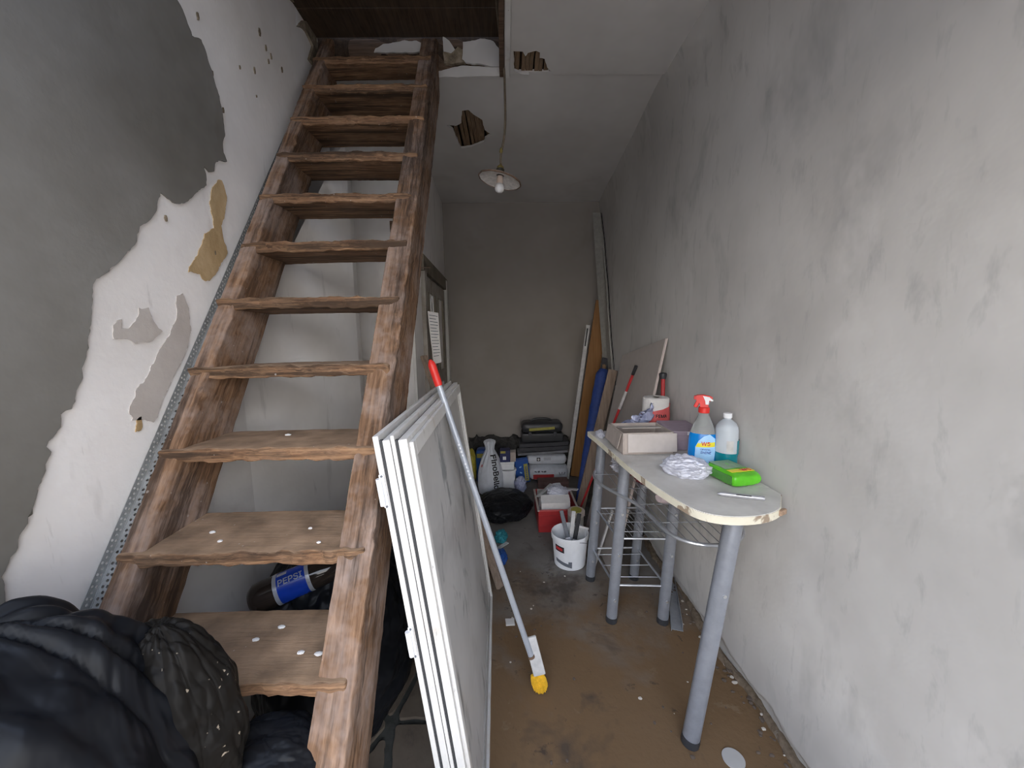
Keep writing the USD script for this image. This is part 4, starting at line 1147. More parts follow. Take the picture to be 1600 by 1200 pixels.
lm.add('reflector', tf(lathe([(0.1055, -0.003), (0.1055, 0.0005), (0.083, 0.0065), (0.043, 0.0165), (0.020, 0.0225), (0.020, 0.0215), (0.043, 0.0155), (0.083, 0.0055), (0.104, -0.0015)], 64, warp=lambda a, z: 1 + 0.012 * np.sin(a * 12), ring=True), RL, LC + V(0, 0, 0.005)), 'shade_inside', smooth=40)
lm.add('rim', tf(lathe([(0.1085, -0.006), (0.1125, -0.004), (0.1125, 0.001), (0.1085, 0.003)], 64, warp=lambda a, z: 1 + 0.012 * np.sin(a * 12), ring=True), RL, LC + V(0, 0, 0.005)), 'shade_rust')
lm.add('socket', tf(lathe([(0.021, 0.024), (0.021, 0.052), (0.016, 0.058), (0.015, 0.024)], 24), RY(4), LC + V(0, 0, 0.005)), 'bakelite')
lm.add('socket_cap', tf(lathe([(0.018, 0.054), (0.017, 0.064), (0.008, 0.074), (0.004, 0.078)], 24), RY(4), LC + V(0, 0, 0.005)), 'brass')
lm.add('bulb_base', tf(lathe([(0.017, -0.014), (0.0165, 0.006), (0.014, 0.024)], 24), RY(4), LC), 'bulb_base')
lm.add('bulb', tf(lathe([(0.001, -0.058), (0.012, -0.056), (0.021, -0.049), (0.0245, -0.037), (0.023, -0.026), (0.018, -0.014)], 28), RY(4), LC), 'bulb_white', smooth=True)

# ------------------------------------------------------------------ printed strip on a string
ps = Thing('printed_strip', 'narrow white card strip printed with lines, hanging on a string by the old door', 'card', base=on_y(680, 565, 2.62))
YS = 2.62
cs = [on_y(*q, YS) for q in ((668, 486), (685, 489), (690, 566), (678, 569))]
def strip_fn(u, v):
    top_, bot = cs[0] + (cs[1] - cs[0]) * u[:, None], cs[3] + (cs[2] - cs[3]) * u[:, None]
    p = bot + (top_ - bot) * v[:, None]
    p[:, 1] -= 0.012 * np.sin(v * 3.1)
    return p
mm = sheet(1, 1, 4, 16, strip_fn, 0.0015)
cd = ps.add('card', mm, 'paper_white')
for k in range(14):
    vv = 0.93 - k * 0.06
    a, b = strip_fn(np.array([0.12]), np.array([vv]))[0], strip_fn(np.array([0.9 - 0.15 * (k % 3 == 1)]), np.array([vv - 0.004]))[0]
    ps.add('printed_line', bar(a + V(0, -0.0022, 0), b + V(0, -0.0022, 0), 0.003, 0.004, 0.0006), 'ink_grey', parent=cd)
nail = on_y(672, 418, YS - 0.02)
ps.add('string', tube(smooth_path([nail, on_y(673, 440, YS - 0.004), on_y(675, 462, YS - 0.003)], 10), 0.0012, 5), 'old_cord')
ps.add('loop', tube(smooth_path([on_y(676, 489, YS - 0.006), on_y(673, 476, YS - 0.006), on_y(675, 463, YS - 0.004), on_y(677, 476, YS - 0.006), on_y(676.5, 489, YS - 0.006)], 20), 0.002, 5), 'white_plastic')
ps.add('nail', bar(nail + V(-0.14, 0, 0.0), nail + V(0.004, 0, 0), 0.004, 0.004, 0.001), 'shade_rust')
# brown stick behind the sashes
a, b = on_y(662, 556, 2.36), on_y(687, 632, 2.28)
d = b - a
b2 = a + d * ((0.0 - a[2]) / d[2])
single('leaning_stick', bar(b2 + V(0, 0, 0.002), a, 0.042, 0.022, 0.004, 6), 'brown_plank', 'brown wooden stick leaning behind the window sashes', 'stick')

# ------------------------------------------------------------------ things leaning in the far right corner
def lean(name, label, cat_, top, bot, w, t, mat, up=(0, 1, 0), part='board', r=0.003):
    o = Thing(name, label, cat_, base=bot)
    o.add(part, bar(bot, top, w, t, r, 4, up), mat)
    return o


# tall grey board, tapering, flat across the corner
q4 = [on_y(926, 333, 3.90), on_y(939, 333, 3.88), on_y(977, 535, 3.42), on_y(941, 535, 3.62)]
dl, dr = q4[3] - q4[0], q4[2] - q4[1]
bl, brt = q4[0] + dl * 1.9, q4[1] + dr * 1.75
def gb(u, v):
    tp_, bt_ = q4[0] + (q4[1] - q4[0]) * u[:, None], bl + (brt - bl) * u[:, None]
    p = bt_ + (tp_ - bt_) * v[:, None]
    p[:, 0] = np.minimum(p[:, 0], wall_x(p[:, 1], p[:, 2]) - 0.012)
    p[:, 2] = np.maximum(p[:, 2], 0.0)
    return p
gbm = sheet(1, 1, 6, 30, gb, -0.012)
tg = Thing('tall_board', 'tall tapering grey board leaning in the far right corner of the room', 'board', base=(brt + bl) / 2)
tg.add('board', gbm, 'grey_board')
eg = [q4[1] + (brt - q4[1]) * s_ for s_ in np.linspace(0, 1, 8)]
tg.add('edge', tube([V(min(p[0] + 0.004, float(wall_x(p[1], p[2])) - 0.004), p[1] - 0.004, p[2]) for p in eg], 0.0025, 6), 'ink_black', label='dark edge')

lean('brown_panel', 'orange-brown board leaning upright near the far right corner', 'board', on_y(942, 470, 3.72), on_y(903, 746, 3.70) * V(1, 1, 0) + V(-0.01, 0, 0.001), 0.135, 0.018, 'orange_board')
ws = Thing('white_batten', 'thin whitish batten leaning left of the orange-brown board', 'batten', base=on_z(885, 748))
wa, wb = on_z(886, 748) + V(0, 0, 0.002), on_y(919, 508, 3.60)
ws.add('batten', bar(wa, wb, 0.036, 0.02, 0.003, 4, (0, 1, 0)), 'dirty_white')
wq = wb + (wa - wb) * 0.07
ws.add('slot', bar(wb + (wa - wb) * 0.02 + V(-0.004, -0.011, 0), wb + (wa - wb) * 0.13 + V(-0.004, -0.011, 0), 0.010, 0.004, 0.001, 1, (0, 1, 0)), 'ink_black', label='black slot')
lean('dark_plank', 'dark narrow plank standing behind the blue roll in the far right corner', 'plank', on_y(949, 560, 3.5), on_z(905, 775) + V(0.02, -0.02, 0.001), 0.09, 0.018, 'dark_board')
ta, tb2 = on_y(943, 577, 3.25), on_z(900, 790) + V(0.02, 0.0, 0.02)
bl_ = Thing('rolled_tarp', 'dark blue rolled sheet standing beside the orange-brown board', 'rolled sheet', base=tb2)
pts = [tb2 + (ta - tb2) * q for q in np.linspace(0, 1, 24)]
bl_.add('roll', rough(tube(pts, [0.026 + 0.030 * math.sin(min(q * 1.1, 1) * 1.5) - (0.02 if q > 0.97 else 0) for q in np.linspace(0, 1, 24)], 18), 0.006, 14, 3), 'blue_cloth', smooth=True)
bl_.add('core', tube([ta - (ta - tb2) * 0.03, ta + (ta - tb2) * 0.035], 0.016, 12), 'lath_wood', label='brown core end')
lean('grey_plank', 'grey-brown plank leaning between the blue roll and the plasterboard', 'plank', on_y(958, 578, 3.02), on_z(903, 796) + V(0.015, 0.0, 0.001), 0.075, 0.016, 'brown_plank')
# plasterboard offcut
g = [on_y(972, 556, 2.78), on_y(1041, 529, 2.17), None, None]
gr_b, gl_b = V(0.735, 2.28, 0.002), V(0.55, 2.55, 0.002)
gr_b = on_y(1016, 640, 2.14); gr_b = g[1] + (gr_b - g[1]) * (g[1][2] / (g[1][2] - gr_b[2]))
gl_b = on_y(950, 660, 2.74); gl_b = g[0] + (gl_b - g[0]) * (g[0][2] / (g[0][2] - gl_b[2]))
def gy(u, v):
    tp_, bt_ = g[0] + (g[1] - g[0]) * u[:, None], gl_b + (gr_b - gl_b) * u[:, None]
    return bt_ + (tp_ - bt_) * v[:, None] + V(0, 0, 0.003)
pb = Thing('plasterboard_offcut', 'pale plasterboard offcut leaning on the right wall beyond the bar table', 'plasterboard', base=(gr_b + gl_b) / 2)
pb.add('sheet', sheet(1, 1, 4, 10, gy, 0.0125), 'gypsum', smooth=False)
pb.add('cut_edge', bar(gr_b + V(0.002, -0.001, 0.003), g[1] + V(0.002, -0.001, 0), 0.014, 0.006, 0.001), 'gypsum_edge', label='pale cut edge')
# red and white rod
ra, rb_ = on_z(905, 800) + V(0.0, 0, 0.008), on_y(994, 572, 2.30)
rd = Thing('red_white_rod', 'red and white banded rod with a black tip leaning on the plasterboard', 'rod', base=ra)
seg = [(0.0, 0.66, 'crate_red'), (0.66, 0.86, 'red_plastic')]
e = rb_ - ra
z_at = lambda px, py: None
rd.add('shaft', tube([ra, ra + e * 0.76], 0.0085, 12), 'crate_red')
rd.add('white_band', tube([ra + e * 0.76, ra + e * 0.865], 0.0088, 12), 'dirty_white')
rd.add('red_band', tube([ra + e * 0.865, ra + e * 0.955], 0.0088, 12), 'crate_red')
rd.add('tip', tube([ra + e * 0.955, rb_ + e * 0.0], 0.0105, 12), 'ink_black')
# tool with a dark grip
ga, gb_ = V(0.858, 2.055, TZ + 0.004), on_y(1036, 583, 2.13)
gt = Thing('red_handled_tool', 'red-shafted tool with a dark oval grip against the right wall behind the paper roll', 'tool', base=ga)
e = gb_ - ga
gt.add('shaft', tube([ga, ga + e * 0.93], 0.011, 12), 'crate_red')
gt.add('grip', tube([ga + e * q for q in (0.89, 0.91, 0.95, 0.98, 1.0, 1.008)], [0.013, 0.017, 0.020, 0.022, 0.019, 0.008], 14), 'toolbox_black')

# ------------------------------------------------------------------ things on the floor by the back wall
fl = lambda x, y, Y: on_y(x, y, Y)
# heap along the back wall
heap = rough(box(-0.40, 0.62, 3.85, 3.945, 0.0, 0.37, 0.02, (60, 10, 22)), 0.06, 16, 5)
v = np.array(heap.vertices); v[:, 2] = np.maximum(v[:, 2], 0.0); v[:, 1] = np.minimum(v[:, 1], 3.945); heap.vertices = v
single('debris_heap', heap, 'dark_heap', 'dark heap of rubble along the foot of the back wall', 'rubble', kind='stuff', smooth=False)
# plaster sacks lying
def lying_sack(name, label, x0, x1, y0, y1, z0, z1, seed, grp=None):
    m = gbox(x1 - x0, y1 - y0, z1 - z0, min((z1 - z0) * 0.48, 0.07), (16, 12, 5))
    m = rough(m, 0.014, 9, seed)
    t = Thing(name, label, 'sack', base=((x0 + x1) / 2, (y0 + y1) / 2, z0), group=grp)
    t.add('sack', tf(m, None, ((x0 + x1) / 2, (y0 + y1) / 2, (z0 + z1) / 2)), 'sack_white', smooth=True)
    return t
s1 = lying_sack('plaster_sack', 'white plaster sack with a red printed band, lower of the two lying sacks', 0.20, 0.60, 3.56, 3.80, 0.002, 0.155, 1)
s1.add('red_band', rough(tf(gbox(0.20, 0.006, 0.045, 0.002, (10, 1, 3)), None, (0.345, 3.545, 0.062)), 0.003, 14, 4), 'crate_red')
for k, x in enumerate((0.27, 0.30, 0.335, 0.36)):
    s1.add('print_mark', tf(gbox(0.022, 0.003, 0.010 + 0.006 * (k % 2), 0.001), RY(20 - 30 * (k % 2)), (x, 3.546, 0.112)), 'ink_grey')
for k in range(3):
    s1.add('print_mark', tf(gbox(0.006, 0.003, 0.03, 0.001), RY(25 * (k - 1)), (0.50 + 0.022 * k, 3.546, 0.09)), 'ink_grey')
s2 = lying_sack('plaster_sack', 'white plaster sack with a black square mark, upper of the two lying sacks', 0.19, 0.58, 3.58, 3.79, 0.163, 0.262, 2)
s2.add('print_mark', tf(gbox(0.034, 0.004, 0.034, 0.001), None, (0.30, 3.575, 0.225)), 'ink_black')
s2.add('print_mark', tf(cyl((0.30, 3.573, 0.225), (0.30, 3.570, 0.225), 0.011, 16), None), 'dirty_white', label='pale round emblem')
for k in range(2):
    s2.add('print_mark', tf(gbox(0.07, 0.004, 0.004, 0.001), None, (0.385, 3.576, 0.235 - 0.014 * k)), 'ink_grey')
pk_ = Thing('grey_slab', 'long grey slab lying across the plaster sacks', 'plank', base=(0.33, 3.66, 0.264))
pk_.add('slab', tf(box(-0.24, 0.24, -0.09, 0.09, 0.0, 0.022), RY(-3), (0.34, 3.66, 0.278)), 'grey_plank')
for k in range(2):
    single('dark_plank', tf(box(-0.235, 0.235, -0.10, 0.10, 0, 0.036), RY(-2), (0.355, 3.67, 0.312 + 0.04 * k)), 'dark_board', ('dark plank lying under the upper dark plank and the toolbox', 'dark plank directly under the black toolbox')[k], 'plank')
tl = Thing('toolbox', 'black toolbox with a dull yellow stripe on top of the dark planks', 'toolbox', base=(0.34, 3.66, 0.392))
TB0 = 0.394
tl.add('body', rough(box(0.14, 0.54, 3.58, 3.78, TB0, TB0 + 0.085, 0.014, (8, 4, 3)), 0.002, 10, 2), 'toolbox_black')
tl.add('lid', tf(gbox(0.40, 0.20, 0.105, 0.045, (10, 6, 4)), None, (0.34, 3.68, TB0 + 0.137)), 'toolbox_black')
tl.add('stripe', tf(gbox(0.245, 0.006, 0.026, 0.002), RY(-3), (0.335, 3.577, TB0 + 0.130)), 'dull_yellow')
tl.add('handle', tube(smooth_path([(0.24, 3.68, TB0 + 0.185), (0.27, 3.68, TB0 + 0.203), (0.34, 3.68, TB0 + 0.208), (0.41, 3.68, TB0 + 0.203), (0.44, 3.68, TB0 + 0.185)], 20), 0.011, 10), 'toolbox_black')
for x in (0.22, 0.46):
    tl.add('latch', box(x - 0.015, x + 0.015, 3.573, 3.58, TB0 + 0.06, TB0 + 0.10), 'dark_board')
# blue package and the pack on its face
bp = Thing('blue_package', 'blue package with a yellow label standing on the floor left of the plaster sacks', 'package', base=(0.15, 3.52, 0))
RBP = RZ(6) @ RY(8)
bpo = V(0.135, 3.53, 0.010)
bp.add('body', tf(rough(box(-0.055, 0.075, -0.03, 0.03, 0.0, 0.235, 0.010, (4, 2, 8)), 0.003, 12, 3), RBP @ RY(-14), bpo + V(0.005, 0, 0.01)), 'package_blue')
yl = bp.add('yellow_label', tf(box(0.026, 0.064, -0.034, -0.031, 0.018, 0.185, 0.001), RBP @ RY(-14), bpo + V(0.005, 0, 0.01)), 'dull_yellow')
for k in range(7):
    bp.add('print_mark', tf(gbox(0.015, 0.002, 0.008, 0.0006), RBP @ RY(-14) @ RY(30 * (k % 3) - 30), bpo + V(0.005, 0, 0.01) + (RBP @ RY(-14)) @ V(0.045, -0.0352, 0.04 + 0.019 * k)), 'ink_navy', parent=yl)
for k in range(3):
    bp.add('print_mark', tf(gbox(0.022, 0.002, 0.012, 0.0006), RBP @ RY(-14) @ RY(50 * (k % 2) - 20), bpo + V(0.005, 0, 0.01) + (RBP @ RY(-14)) @ V(-0.005, -0.0315, 0.05 + 0.055 * k)), 'label_blue')
# stacked tiles
for k in range(3):
    single('brick_slab', tf(rough(box(-0.14, 0.14, -0.06, 0.06, 0, 0.024, 0.003, (6, 3, 1)), 0.0015, 20, k), RZ(2 * k - 3), (0.42, 3.43, 0.001 + 0.026 * k)), 'brick_tile', ('brown brick slab on the floor, lowest of its stack of three', 'brown brick slab in the middle of its stack of three', 'brown brick slab, topmost of its stack before the sacks')[k], 'brick')

# standing sack with the printed name
FBp = V(-0.155, 3.36, 0.001)
fprof = [(0.095, 0.0), (0.110, 0.01), (0.116, 0.08), (0.112, 0.17), (0.098, 0.25), (0.075, 0.32), (0.050, 0.37), (0.036, 0.40), (0.040, 0.43), (0.052, 0.465), (0.040, 0.49), (0.02, 0.488)]
frad = lambda z: float(np.interp(z, [b for a, b in fprof], [a for a, b in fprof]))
fwarp = lambda a, z: 1 + (0.055 * np.sin(a * 11 + 2 * np.sin(z * 9)) + 0.03 * np.sin(a * 6 + 1)) * np.clip((z - 0.10) / 0.2, 0.0, 1.6)
fb = Thing('filler_sack', 'white standing sack with a gathered neck and large black vertical lettering by the back wall', 'sack', base=FBp)
fz = np.linspace(0, 1, 60)
fp_ = [(frad(z), z) for z in np.concatenate([[0.0, 0.01], np.linspace(0.02, 0.49, 50)])]
fb.add('sack', tf(lathe(fp_, 72, warp=fwarp), None, FBp), 'sack_white', smooth=True)
fb.add('lettering', tf(wrap('FinoBello', 0.050, lambda z: frad(z) * 1.04 + 0.004, math.radians(-62), 0.215, 0.002, vertical=True), None, FBp), 'ink_black')
fb.add('lettering', tf(wrap('PRO', 0.016, lambda z: frad(z) * 1.06 + 0.004, math.radians(-128), 0.28, 0.002), None, FBp), 'ink_grey', label='small grey print') if False else None
fb.add('emblem', tf(wrap('O', 0.02, lambda z: frad(z) * 1.06 + 0.004, math.radians(-135), 0.27, 0.002), None, FBp), 'crate_red', label='small red emblem')
# white pail, white tub and dark box piled up
WBp = V(0.005, 3.40, 0.001)
wb = Thing('small_pail', 'plain white pail right of the lettered sack, carrying a stack of boxes', 'bucket', base=WBp)
wb.add('body', tf(lathe([(0.058, 0), (0.061, 0.004), (0.072, 0.19), (0.072, 0.195)], 36), None, WBp), 'white_plastic')
wb.add('rim', tf(lathe([(0.072, 0.185), (0.0765, 0.187), (0.0765, 0.20), (0.072, 0.202)], 36, ring=True), None, WBp), 'white_plastic')
tz = 0.204
t2 = Thing('white_tub', 'square white tub on top of the small pail', 'tub', base=WBp + V(0, 0, tz))
t2.add('body', tf(box(-0.066, 0.056, -0.05, 0.06, 0.0, 0.06, 0.008), None, WBp + V(0, 0, tz)), 'white_plastic')
t2.add('lid', tf(box(-0.068, 0.058, -0.052, 0.062, 0.058, 0.074, 0.004), None, WBp + V(0, 0, tz)), 'white_plastic')
t3 = Thing('navy_box', 'navy blue box with a white square mark on top of the white tub', 'box', base=WBp + V(0, 0, tz + 0.075))
t3.add('body', tf(box(-0.072, 0.02, -0.05, 0.05, 0.0, 0.105), None, WBp + V(0, 0, tz + 0.075)), 'box_navy')
t3.add('mark', tf(box(-0.045, -0.015, -0.0525, -0.0505, 0.022, 0.052, 0.0005), None, WBp + V(0, 0, tz + 0.075)), 'white_plastic')
t3.add('mark', tf(box(-0.066, -0.02, -0.0525, -0.0505, 0.082, 0.102, 0.0005), None, WBp + V(0, 0, tz + 0.075)), 'dull_yellow', label='yellow strip')
t4 = Thing('beige_box', 'small beige carton standing beside the navy box', 'box', base=WBp + V(0.055, 0, tz + 0.075))
t4.add('body', tf(box(0.022, 0.072, -0.045, 0.04, 0.0, 0.085), None, WBp + V(0, 0, tz + 0.075)), 'cardboard')
t4.add('flap', tf(box(0.022, 0.072, -0.046, 0.041, 0.085, 0.088, 0.001), None, WBp + V(0, 0, tz + 0.075)), 'cardboard_pale')
# clear bags and scraps by the pail
single('plastic_bag', tf(blob((0.05, 0.05, 0.075), 4, 0.4, 3, 9, 0.35, 6, -0.06), None, (0.115, 3.36, 0.064)), 'blue_film', 'crumpled clear bag on the floor right of the small pail', 'plastic bag', smooth=True)
ybg = blob((0.045, 0.05, 0.17), 4, 0.2, 3, 8, 0.15, 4)
single('yellow_bag', tf(ybg, None, (-0.345, 3.60, 0.172)), 'yellow_bag', 'yellow bag standing behind the window sashes by the back wall', 'bag', smooth=True)
bxb = Thing('blue_bag', 'dark blue bag between the yellow bag and the lettered sack', 'bag', base=(-0.25, 3.62, 0))
bxb.add('bag', rough(box(-0.30, -0.17, 3.56, 3.70, 0.001, 0.33, 0.03, (6, 6, 10)), 0.008, 9, 4), 'package_blue')
bxb.add('stripe', box(-0.29, -0.19, 3.548, 3.558, 0.26, 0.30, 0.002), 'dull_yellow')

# red crate with odds and ends
CX0, CX1, CY0, CY1, CHt = 0.215, 0.50, 2.60, 2.98, 0.165
rc = Thing('red_crate', 'red plastic crate with a pale rim full of odds and ends beside the white bucket', 'crate', base=((CX0 + CX1) / 2, (CY0 + CY1) / 2, 0))
tk = 0.006
rc.add('base', box(CX0 + 0.01, CX1 - 0.01, CY0 + 0.01, CY1 - 0.01, 0.001, 0.008), 'crate_red')
def wall_(x0, x1, y0, y1):
    return box(x0, x1, y0, y1, 0.004, CHt, 0.002, (1, 1, 3))
for a in ((CX0, CX0 + tk, CY0, CY1), (CX1 - tk, CX1, CY0, CY1), (CX0 + tk, CX1 - tk, CY0, CY0 + tk), (CX0 + tk, CX1 - tk, CY1 - tk, CY1)):
    rc.add('wall', wall_(*a), 'crate_red')
for a in ((CX0 - 0.008, CX0 + 0.008, CY0 - 0.008, CY1 + 0.008), (CX1 - 0.008, CX1 + 0.008, CY0 - 0.008, CY1 + 0.008)):
    rc.add('rim', box(*a, CHt - 0.002, CHt + 0.008), 'rim_beige')
for a in ((CX0 + 0.008, CX1 - 0.008, CY0 - 0.008, CY0 + 0.008), (CX0 + 0.008, CX1 - 0.008, CY1 - 0.008, CY1 + 0.008)):
    rc.add('rim', box(*a, CHt - 0.002, CHt + 0.008), 'pale_red')
for z in (0.05, 0.125):
    rc.add('rib', box(CX0 + 0.004, CX1 - 0.004, CY0 - 0.004, CY0 + 0.002, z, z + 0.008, 0.002), 'crate_red')
wcx = Thing('white_carton', 'white carton standing in the front of the red crate', 'box', base=(0.34, 2.68, 0.01))
wcx.add('body', tf(box(-0.105, 0.105, -0.045, 0.045, 0, 0.19), RX(-4), (0.345, 2.675, 0.012)), 'paper_white')
wcx.add('flap', tf(box(-0.105, 0.105, 0, 0.075, 0, 0.003, 0.001), RX(28), (0.345, 2.64, 0.202)), 'paper_white')
wcs = Thing('white_block', 'small white block with a dark round mark on top of the crate', 'block', base=(0.39, 2.90, 0.2))
wcs.add('block', tf(box(-0.032, 0.032, -0.032, 0.032, 0, 0.05, 0.006), RX(18) @ RZ(8), (0.385, 2.88, 0.20)), 'white_plastic')
wcs.add('mark', tf(cyl((0, -0.0325, 0.027), (0, -0.0335, 0.027), 0.008, 16), RX(18) @ RZ(8), (0.385, 2.88, 0.20)), 'ink_grey')
single('paper_pile', tf(rough(box(-0.12, 0.12, -0.09, 0.09, 0.0, 0.165, 0.01, (8, 6, 4)), 0.012, 12, 9), None, (0.355, 2.87, 0.012)), 'dirty_white', 'heap of crumpled papers filling the back of the red crate', 'papers', kind='stuff')
single('plastic_bag', tf(blob((0.075, 0.055, 0.04), 4, 0.4, 3, 13, 0.35, 6), None, (0.37, 2.76, 0.245)), 'clear_film', 'glinting clear bag on top of the white carton in the crate', 'plastic bag', smooth=True)
for k, (a, b) in enumerate((((0.225, 2.80, 0.185), (0.35, 2.95, 0.225)), ((0.44, 2.92, 0.20), (0.545, 2.86, 0.21)))):
    single('pale_lath', bar(a, b, 0.03, 0.008, 0.002, 2), 'dirty_white', ('pale slat lying along the left rim of the crate', 'pale slat lying across the right corner of the crate')[k], 'slat')
jr = Thing('tape_jar', 'round jar with a dull yellow lid beside the crate and the bucket', 'jar', base=(0.47, 2.50, 0))
JP = V(0.462, 2.50, 0.001)
jr.add('jar', tf(lathe([(0.05, 0), (0.054, 0.005), (0.055, 0.20), (0.05, 0.205)], 32), None, JP), 'jar_clear')
jr.add('lid', tf(lathe([(0.057, 0.198), (0.058, 0.20), (0.058, 0.222), (0.05, 0.225)], 32), RX(6), JP), 'rim_beige')
jr.add('lid_disc', tf(lathe([(0.036, 0.224), (0.036, 0.229), (0.03, 0.230)], 28), RX(6), JP), 'dull_yellow')

# white bucket of brushes
BP = V(0.378, 2.235, 0.001)
bk = Thing('paint_bucket', 'white paint bucket with a wire handle holding brushes beside the table legs', 'bucket', base=BP)
ro, ri = [(0.092, 0.0), (0.096, 0.004), (0.110, 0.20)], [(0.107, 0.20), (0.093, 0.008)]
bm = lathe([(0.092, 0.0), (0.096, 0.004), (0.103, 0.10), (0.110, 0.198), (0.1115, 0.200), (0.1095, 0.202), (0.107, 0.198), (0.100, 0.10), (0.093, 0.010), (0.02, 0.009)], 56)
bk.add('body', tf(bm, None, BP), 'white_plastic', smooth=40)
bk.add('rim', tf(lathe([(0.1095, 0.170), (0.114, 0.172), (0.1155, 0.198), (0.112, 0.204), (0.109, 0.203), (0.1085, 0.198)], 56, ring=True), None, BP), 'white_plastic')
brad = lambda z: float(np.interp(z, [0, 0.2], [0.0965, 0.1105]))
def blab(a0, a1, z0, z1, skew=0.0):
    def f(u, w):
        a = np.radians(a0 + (a1 - a0) * u)
        z = z0 + (z1 - z0) * w + skew * u
        r = np.array([brad(q) for q in z]) + 0.0012
        return BP + np.stack([r * np.cos(a), r * np.sin(a), z], 1)
    return f
bk.add('label', sheet(1, 1, 10, 4, blab(-152, -118, 0.118, 0.155, -0.006), 0.0006), 'ink_black', label='dark label with red edge')
bk.add('label', sheet(1, 1, 10, 3, blab(-148, -124, 0.128, 0.145, -0.005), -0.0008), 'crate_red')
bk.add('label', sheet(1, 1, 12, 4, blab(-152, -92, 0.045, 0.066, -0.026), 0.0006), 'ink_grey', label='dark printed picture')
bk.add('label', sheet(1, 1, 6, 4, blab(-104, -92, 0.028, 0.060, 0.0), 0.0006), 'ink_grey')
hp = smooth_path([BP + V(0.114 * math.cos(a), 0.114 * math.sin(a), z) for a, z in ((math.radians(5), 0.182), (math.radians(-20), 0.150), (math.radians(-48), 0.170), (math.radians(-70), 0.186))], 24)
bk.add('handle', tube(hp, 0.0018, 6), 'ink_grey')
for k, (a, b, hm, bm_) in enumerate((((0.395, 2.20, 0.03), (0.335, 2.31, 0.305), 'ink_grey', 'toolbox_black'), ((0.38, 2.20, 0.03), (0.445, 2.28, 0.295), 'ink_black', 'white_plastic'), ((0.37, 2.22, 0.03), (0.415, 2.31, 0.30), 'dirty_white', 'dirty_white'))):
    a, b = V(*a), V(*b)
    e = b - a
    o = Thing('paint_brush', ('grey-handled brush leaning left in the white bucket', 'black-handled brush leaning right in the white bucket', 'pale brush standing upright at the back of the white bucket')[k], 'brush', base=a)
    o.add('handle', bar(a + e * 0.45, b, 0.026, 0.012, 0.005, 3, (0, 1, 0)), hm)
    o.add('ferrule', bar(a + e * 0.32, a + e * 0.46, 0.034, 0.014, 0.003, 1, (0, 1, 0)), 'brushed_silver')
    o.add('bristles', bar(a, a + e * 0.33, 0.034, 0.013, 0.004, 2, (0, 1, 0)), bm_)
pn = Thing('scraper', 'pale flat scraper standing at the right side of the white bucket', 'scraper', base=(0.44, 2.25, 0.03))
pn.add('blade', tf(box(-0.045, 0.045, -0.002, 0.002, 0, 0.19, 0.001), RY(16), (0.405, 2.265, 0.03)), 'dirty_white')
pn.add('spine', tf(box(-0.045, 0.045, -0.004, 0.004, 0.185, 0.197, 0.002), RY(16), (0.405, 2.265, 0.03)), 'paper_white')

# small scraps near the sashes
single('teal_glove', tf(blob((0.042, 0.05, 0.045), 4, 0.3, 3, 17, 0.25, 4, -0.03), None, (-0.052, 2.50, 0.035)), 'teal_cloth', 'crumpled teal cloth on the floor beside the far end of the sashes', 'cloth', smooth=True)
wa_ = on_z(764, 858, 0.03); wb2_ = on_z(793, 843, 0.03)
single('white_offcut', bar(wa_ + V(0, -0.02, -.022), wb2_ + V(0.0, 0, -.022), 0.026, 0.007, 0.002, 2), 'dirty_white', 'white plastic offcut on the floor before the teal cloth', 'offcut')
single('dark_cloth', tf(blob((0.04, 0.08, 0.035), 4, 0.3, 3, 18, 0.25, 4, -0.02), None, (-0.052, 2.27, 0.024)), 'package_blue', 'dark blue rag on the floor near the lower corner of the sashes', 'rag', smooth=True)

# metal profile on the floor under the table
ma, mb = on_z(1058, 986) + V(0, 0, 0.002), on_z(1035, 862) + V(0.02, 0, 0.002)
mp = Thing('metal_profile', 'galvanised metal channel lying on the floor under the table by the right wall', 'metal profile', base=(ma + mb) / 2)
mp.add('web', bar(ma + V(0, 0, 0.0015), mb + V(0, 0, 0.0015), 0.055, 0.003, 0.001), 'steel_strip')
for s_ in (-1, 1):
    mp.add('flange', bar(ma + V(0.0265 * s_, 0, 0.013), mb + V(0.0265 * s_, 0, 0.013), 0.003, 0.026, 0.001), 'steel_strip')
sa, sb2 = on_y(957, 797, 2.16), on_y(936, 862, 2.16)
e = sb2 - sa
sb2 = sa + e * ((sa[2] - 0.012) / (sa[2] - sb2[2]))
single('white_stick', bar(sb2, sa, 0.02, 0.012, 0.003), 'dirty_white', 'short white stick leaning behind the left table legs', 'stick')

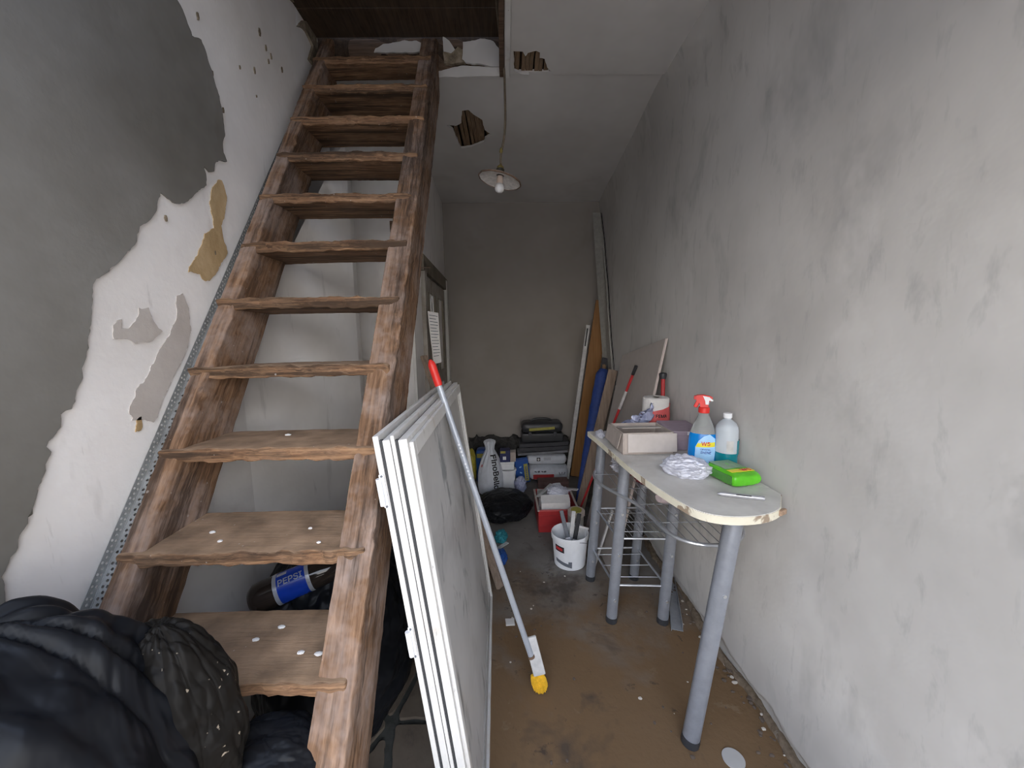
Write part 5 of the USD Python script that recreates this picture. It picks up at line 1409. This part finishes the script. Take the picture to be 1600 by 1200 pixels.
# chips and debris on the floor
p = on_z(797, 973)
single('tile_chip', tf(rough(box(-0.022, 0.022, -0.022, 0.022, 0, 0.006, 0.001, (2, 2, 1)), 0.001, 40, 3), RZ(4), (p[0], p[1], 0.001)), 'paper_white', 'square white chip lying on the floor left of the brush pole', 'chip')
p = on_z(1146, 1187)
single('round_disc', tf(lathe([(0.034, 0), (0.0345, 0.001), (0.0345, 0.004), (0.033, 0.005)], 48), None, (p[0], p[1], 0.001)), 'grey_disc', 'flat pale round disc on the floor before the front table leg', 'disc')
rng = np.random.default_rng(11)
dm, dk = [], []
for k in range(190):
    if k < 90:
        x, y = rng.uniform(-0.05, 0.85), rng.uniform(1.0, 3.3)
    else:
        y = rng.uniform(0.95, 2.1)
        x = 0.925 - abs(rng.normal(0, 0.035))
    r = rng.uniform(0.002, 0.0065) * (1.4 if k >= 90 else 1)
    b_ = trimesh.creation.icosphere(subdivisions=1, radius=1.0)
    b_.vertices = np.array(b_.vertices) * [r * rng.uniform(.7, 1.5), r * rng.uniform(.7, 1.5), r * 0.5] * rng.uniform(.8, 1.2, (len(b_.vertices), 1)) + [x, y, r * 0.35]
    (dm if rng.random() < (0.28 if k < 90 else 0.18) else dk).append(b_)
fd = Thing('floor_debris', 'scattered crumbs of plaster and dirt over the floor and along the right wall', 'debris', kind='stuff')
ys = np.linspace(0.9, 2.5, 90)
rg = [V(float(wall_x(y, 0.0)) - 0.012 - 0.012 * math.sin(y * 9), y, 0.0) for y in ys]
rgm = rough(tube(rg, 0.012 + 0.016 * meshkit.fbm(np.stack([ys * 7, 0 * ys, 0 * ys], 1), 3, 4), 8), 0.012, 40, 6)
v = np.array(rgm.vertices); v[:, 2] = np.maximum(v[:, 2], -0.004); rgm.vertices = v
fd.add('dirt_ridge', rgm, 'debris_dirt', kind='stuff')
fd.add('pale_crumbs', cat(dm), 'debris_pale', kind='stuff')
fd.add('dark_crumbs', cat(dk), 'debris_dark', kind='stuff')
# plaster flakes on the treads
tf_ = []
for x, y, n in ((332, 832, 2), (344, 846, 2), (498, 848, 2), (485, 826, 2), (470, 1020, 1), (498, 1022, 1), (440, 980, 1), (400, 1000, 1), (450, 680, 3), (330, 684, 3), (540, 1005, 1)):
    z = Z0 + RISE * n
    p = on_z(x, y, z)
    r = rng.uniform(0.003, 0.0062)
    b_ = trimesh.creation.icosphere(subdivisions=2, radius=1.0)
    b_.vertices = np.array(b_.vertices) * [r * 1.5, r, 0.003] * rng.uniform(.85, 1.15, (len(b_.vertices), 1)) + [p[0], p[1], z + 0.001]
    tf_.append(b_)
single('plaster_flakes', cat(tf_), 'paper_white', 'white plaster flakes scattered on the lower treads', 'plaster flakes', kind='stuff')
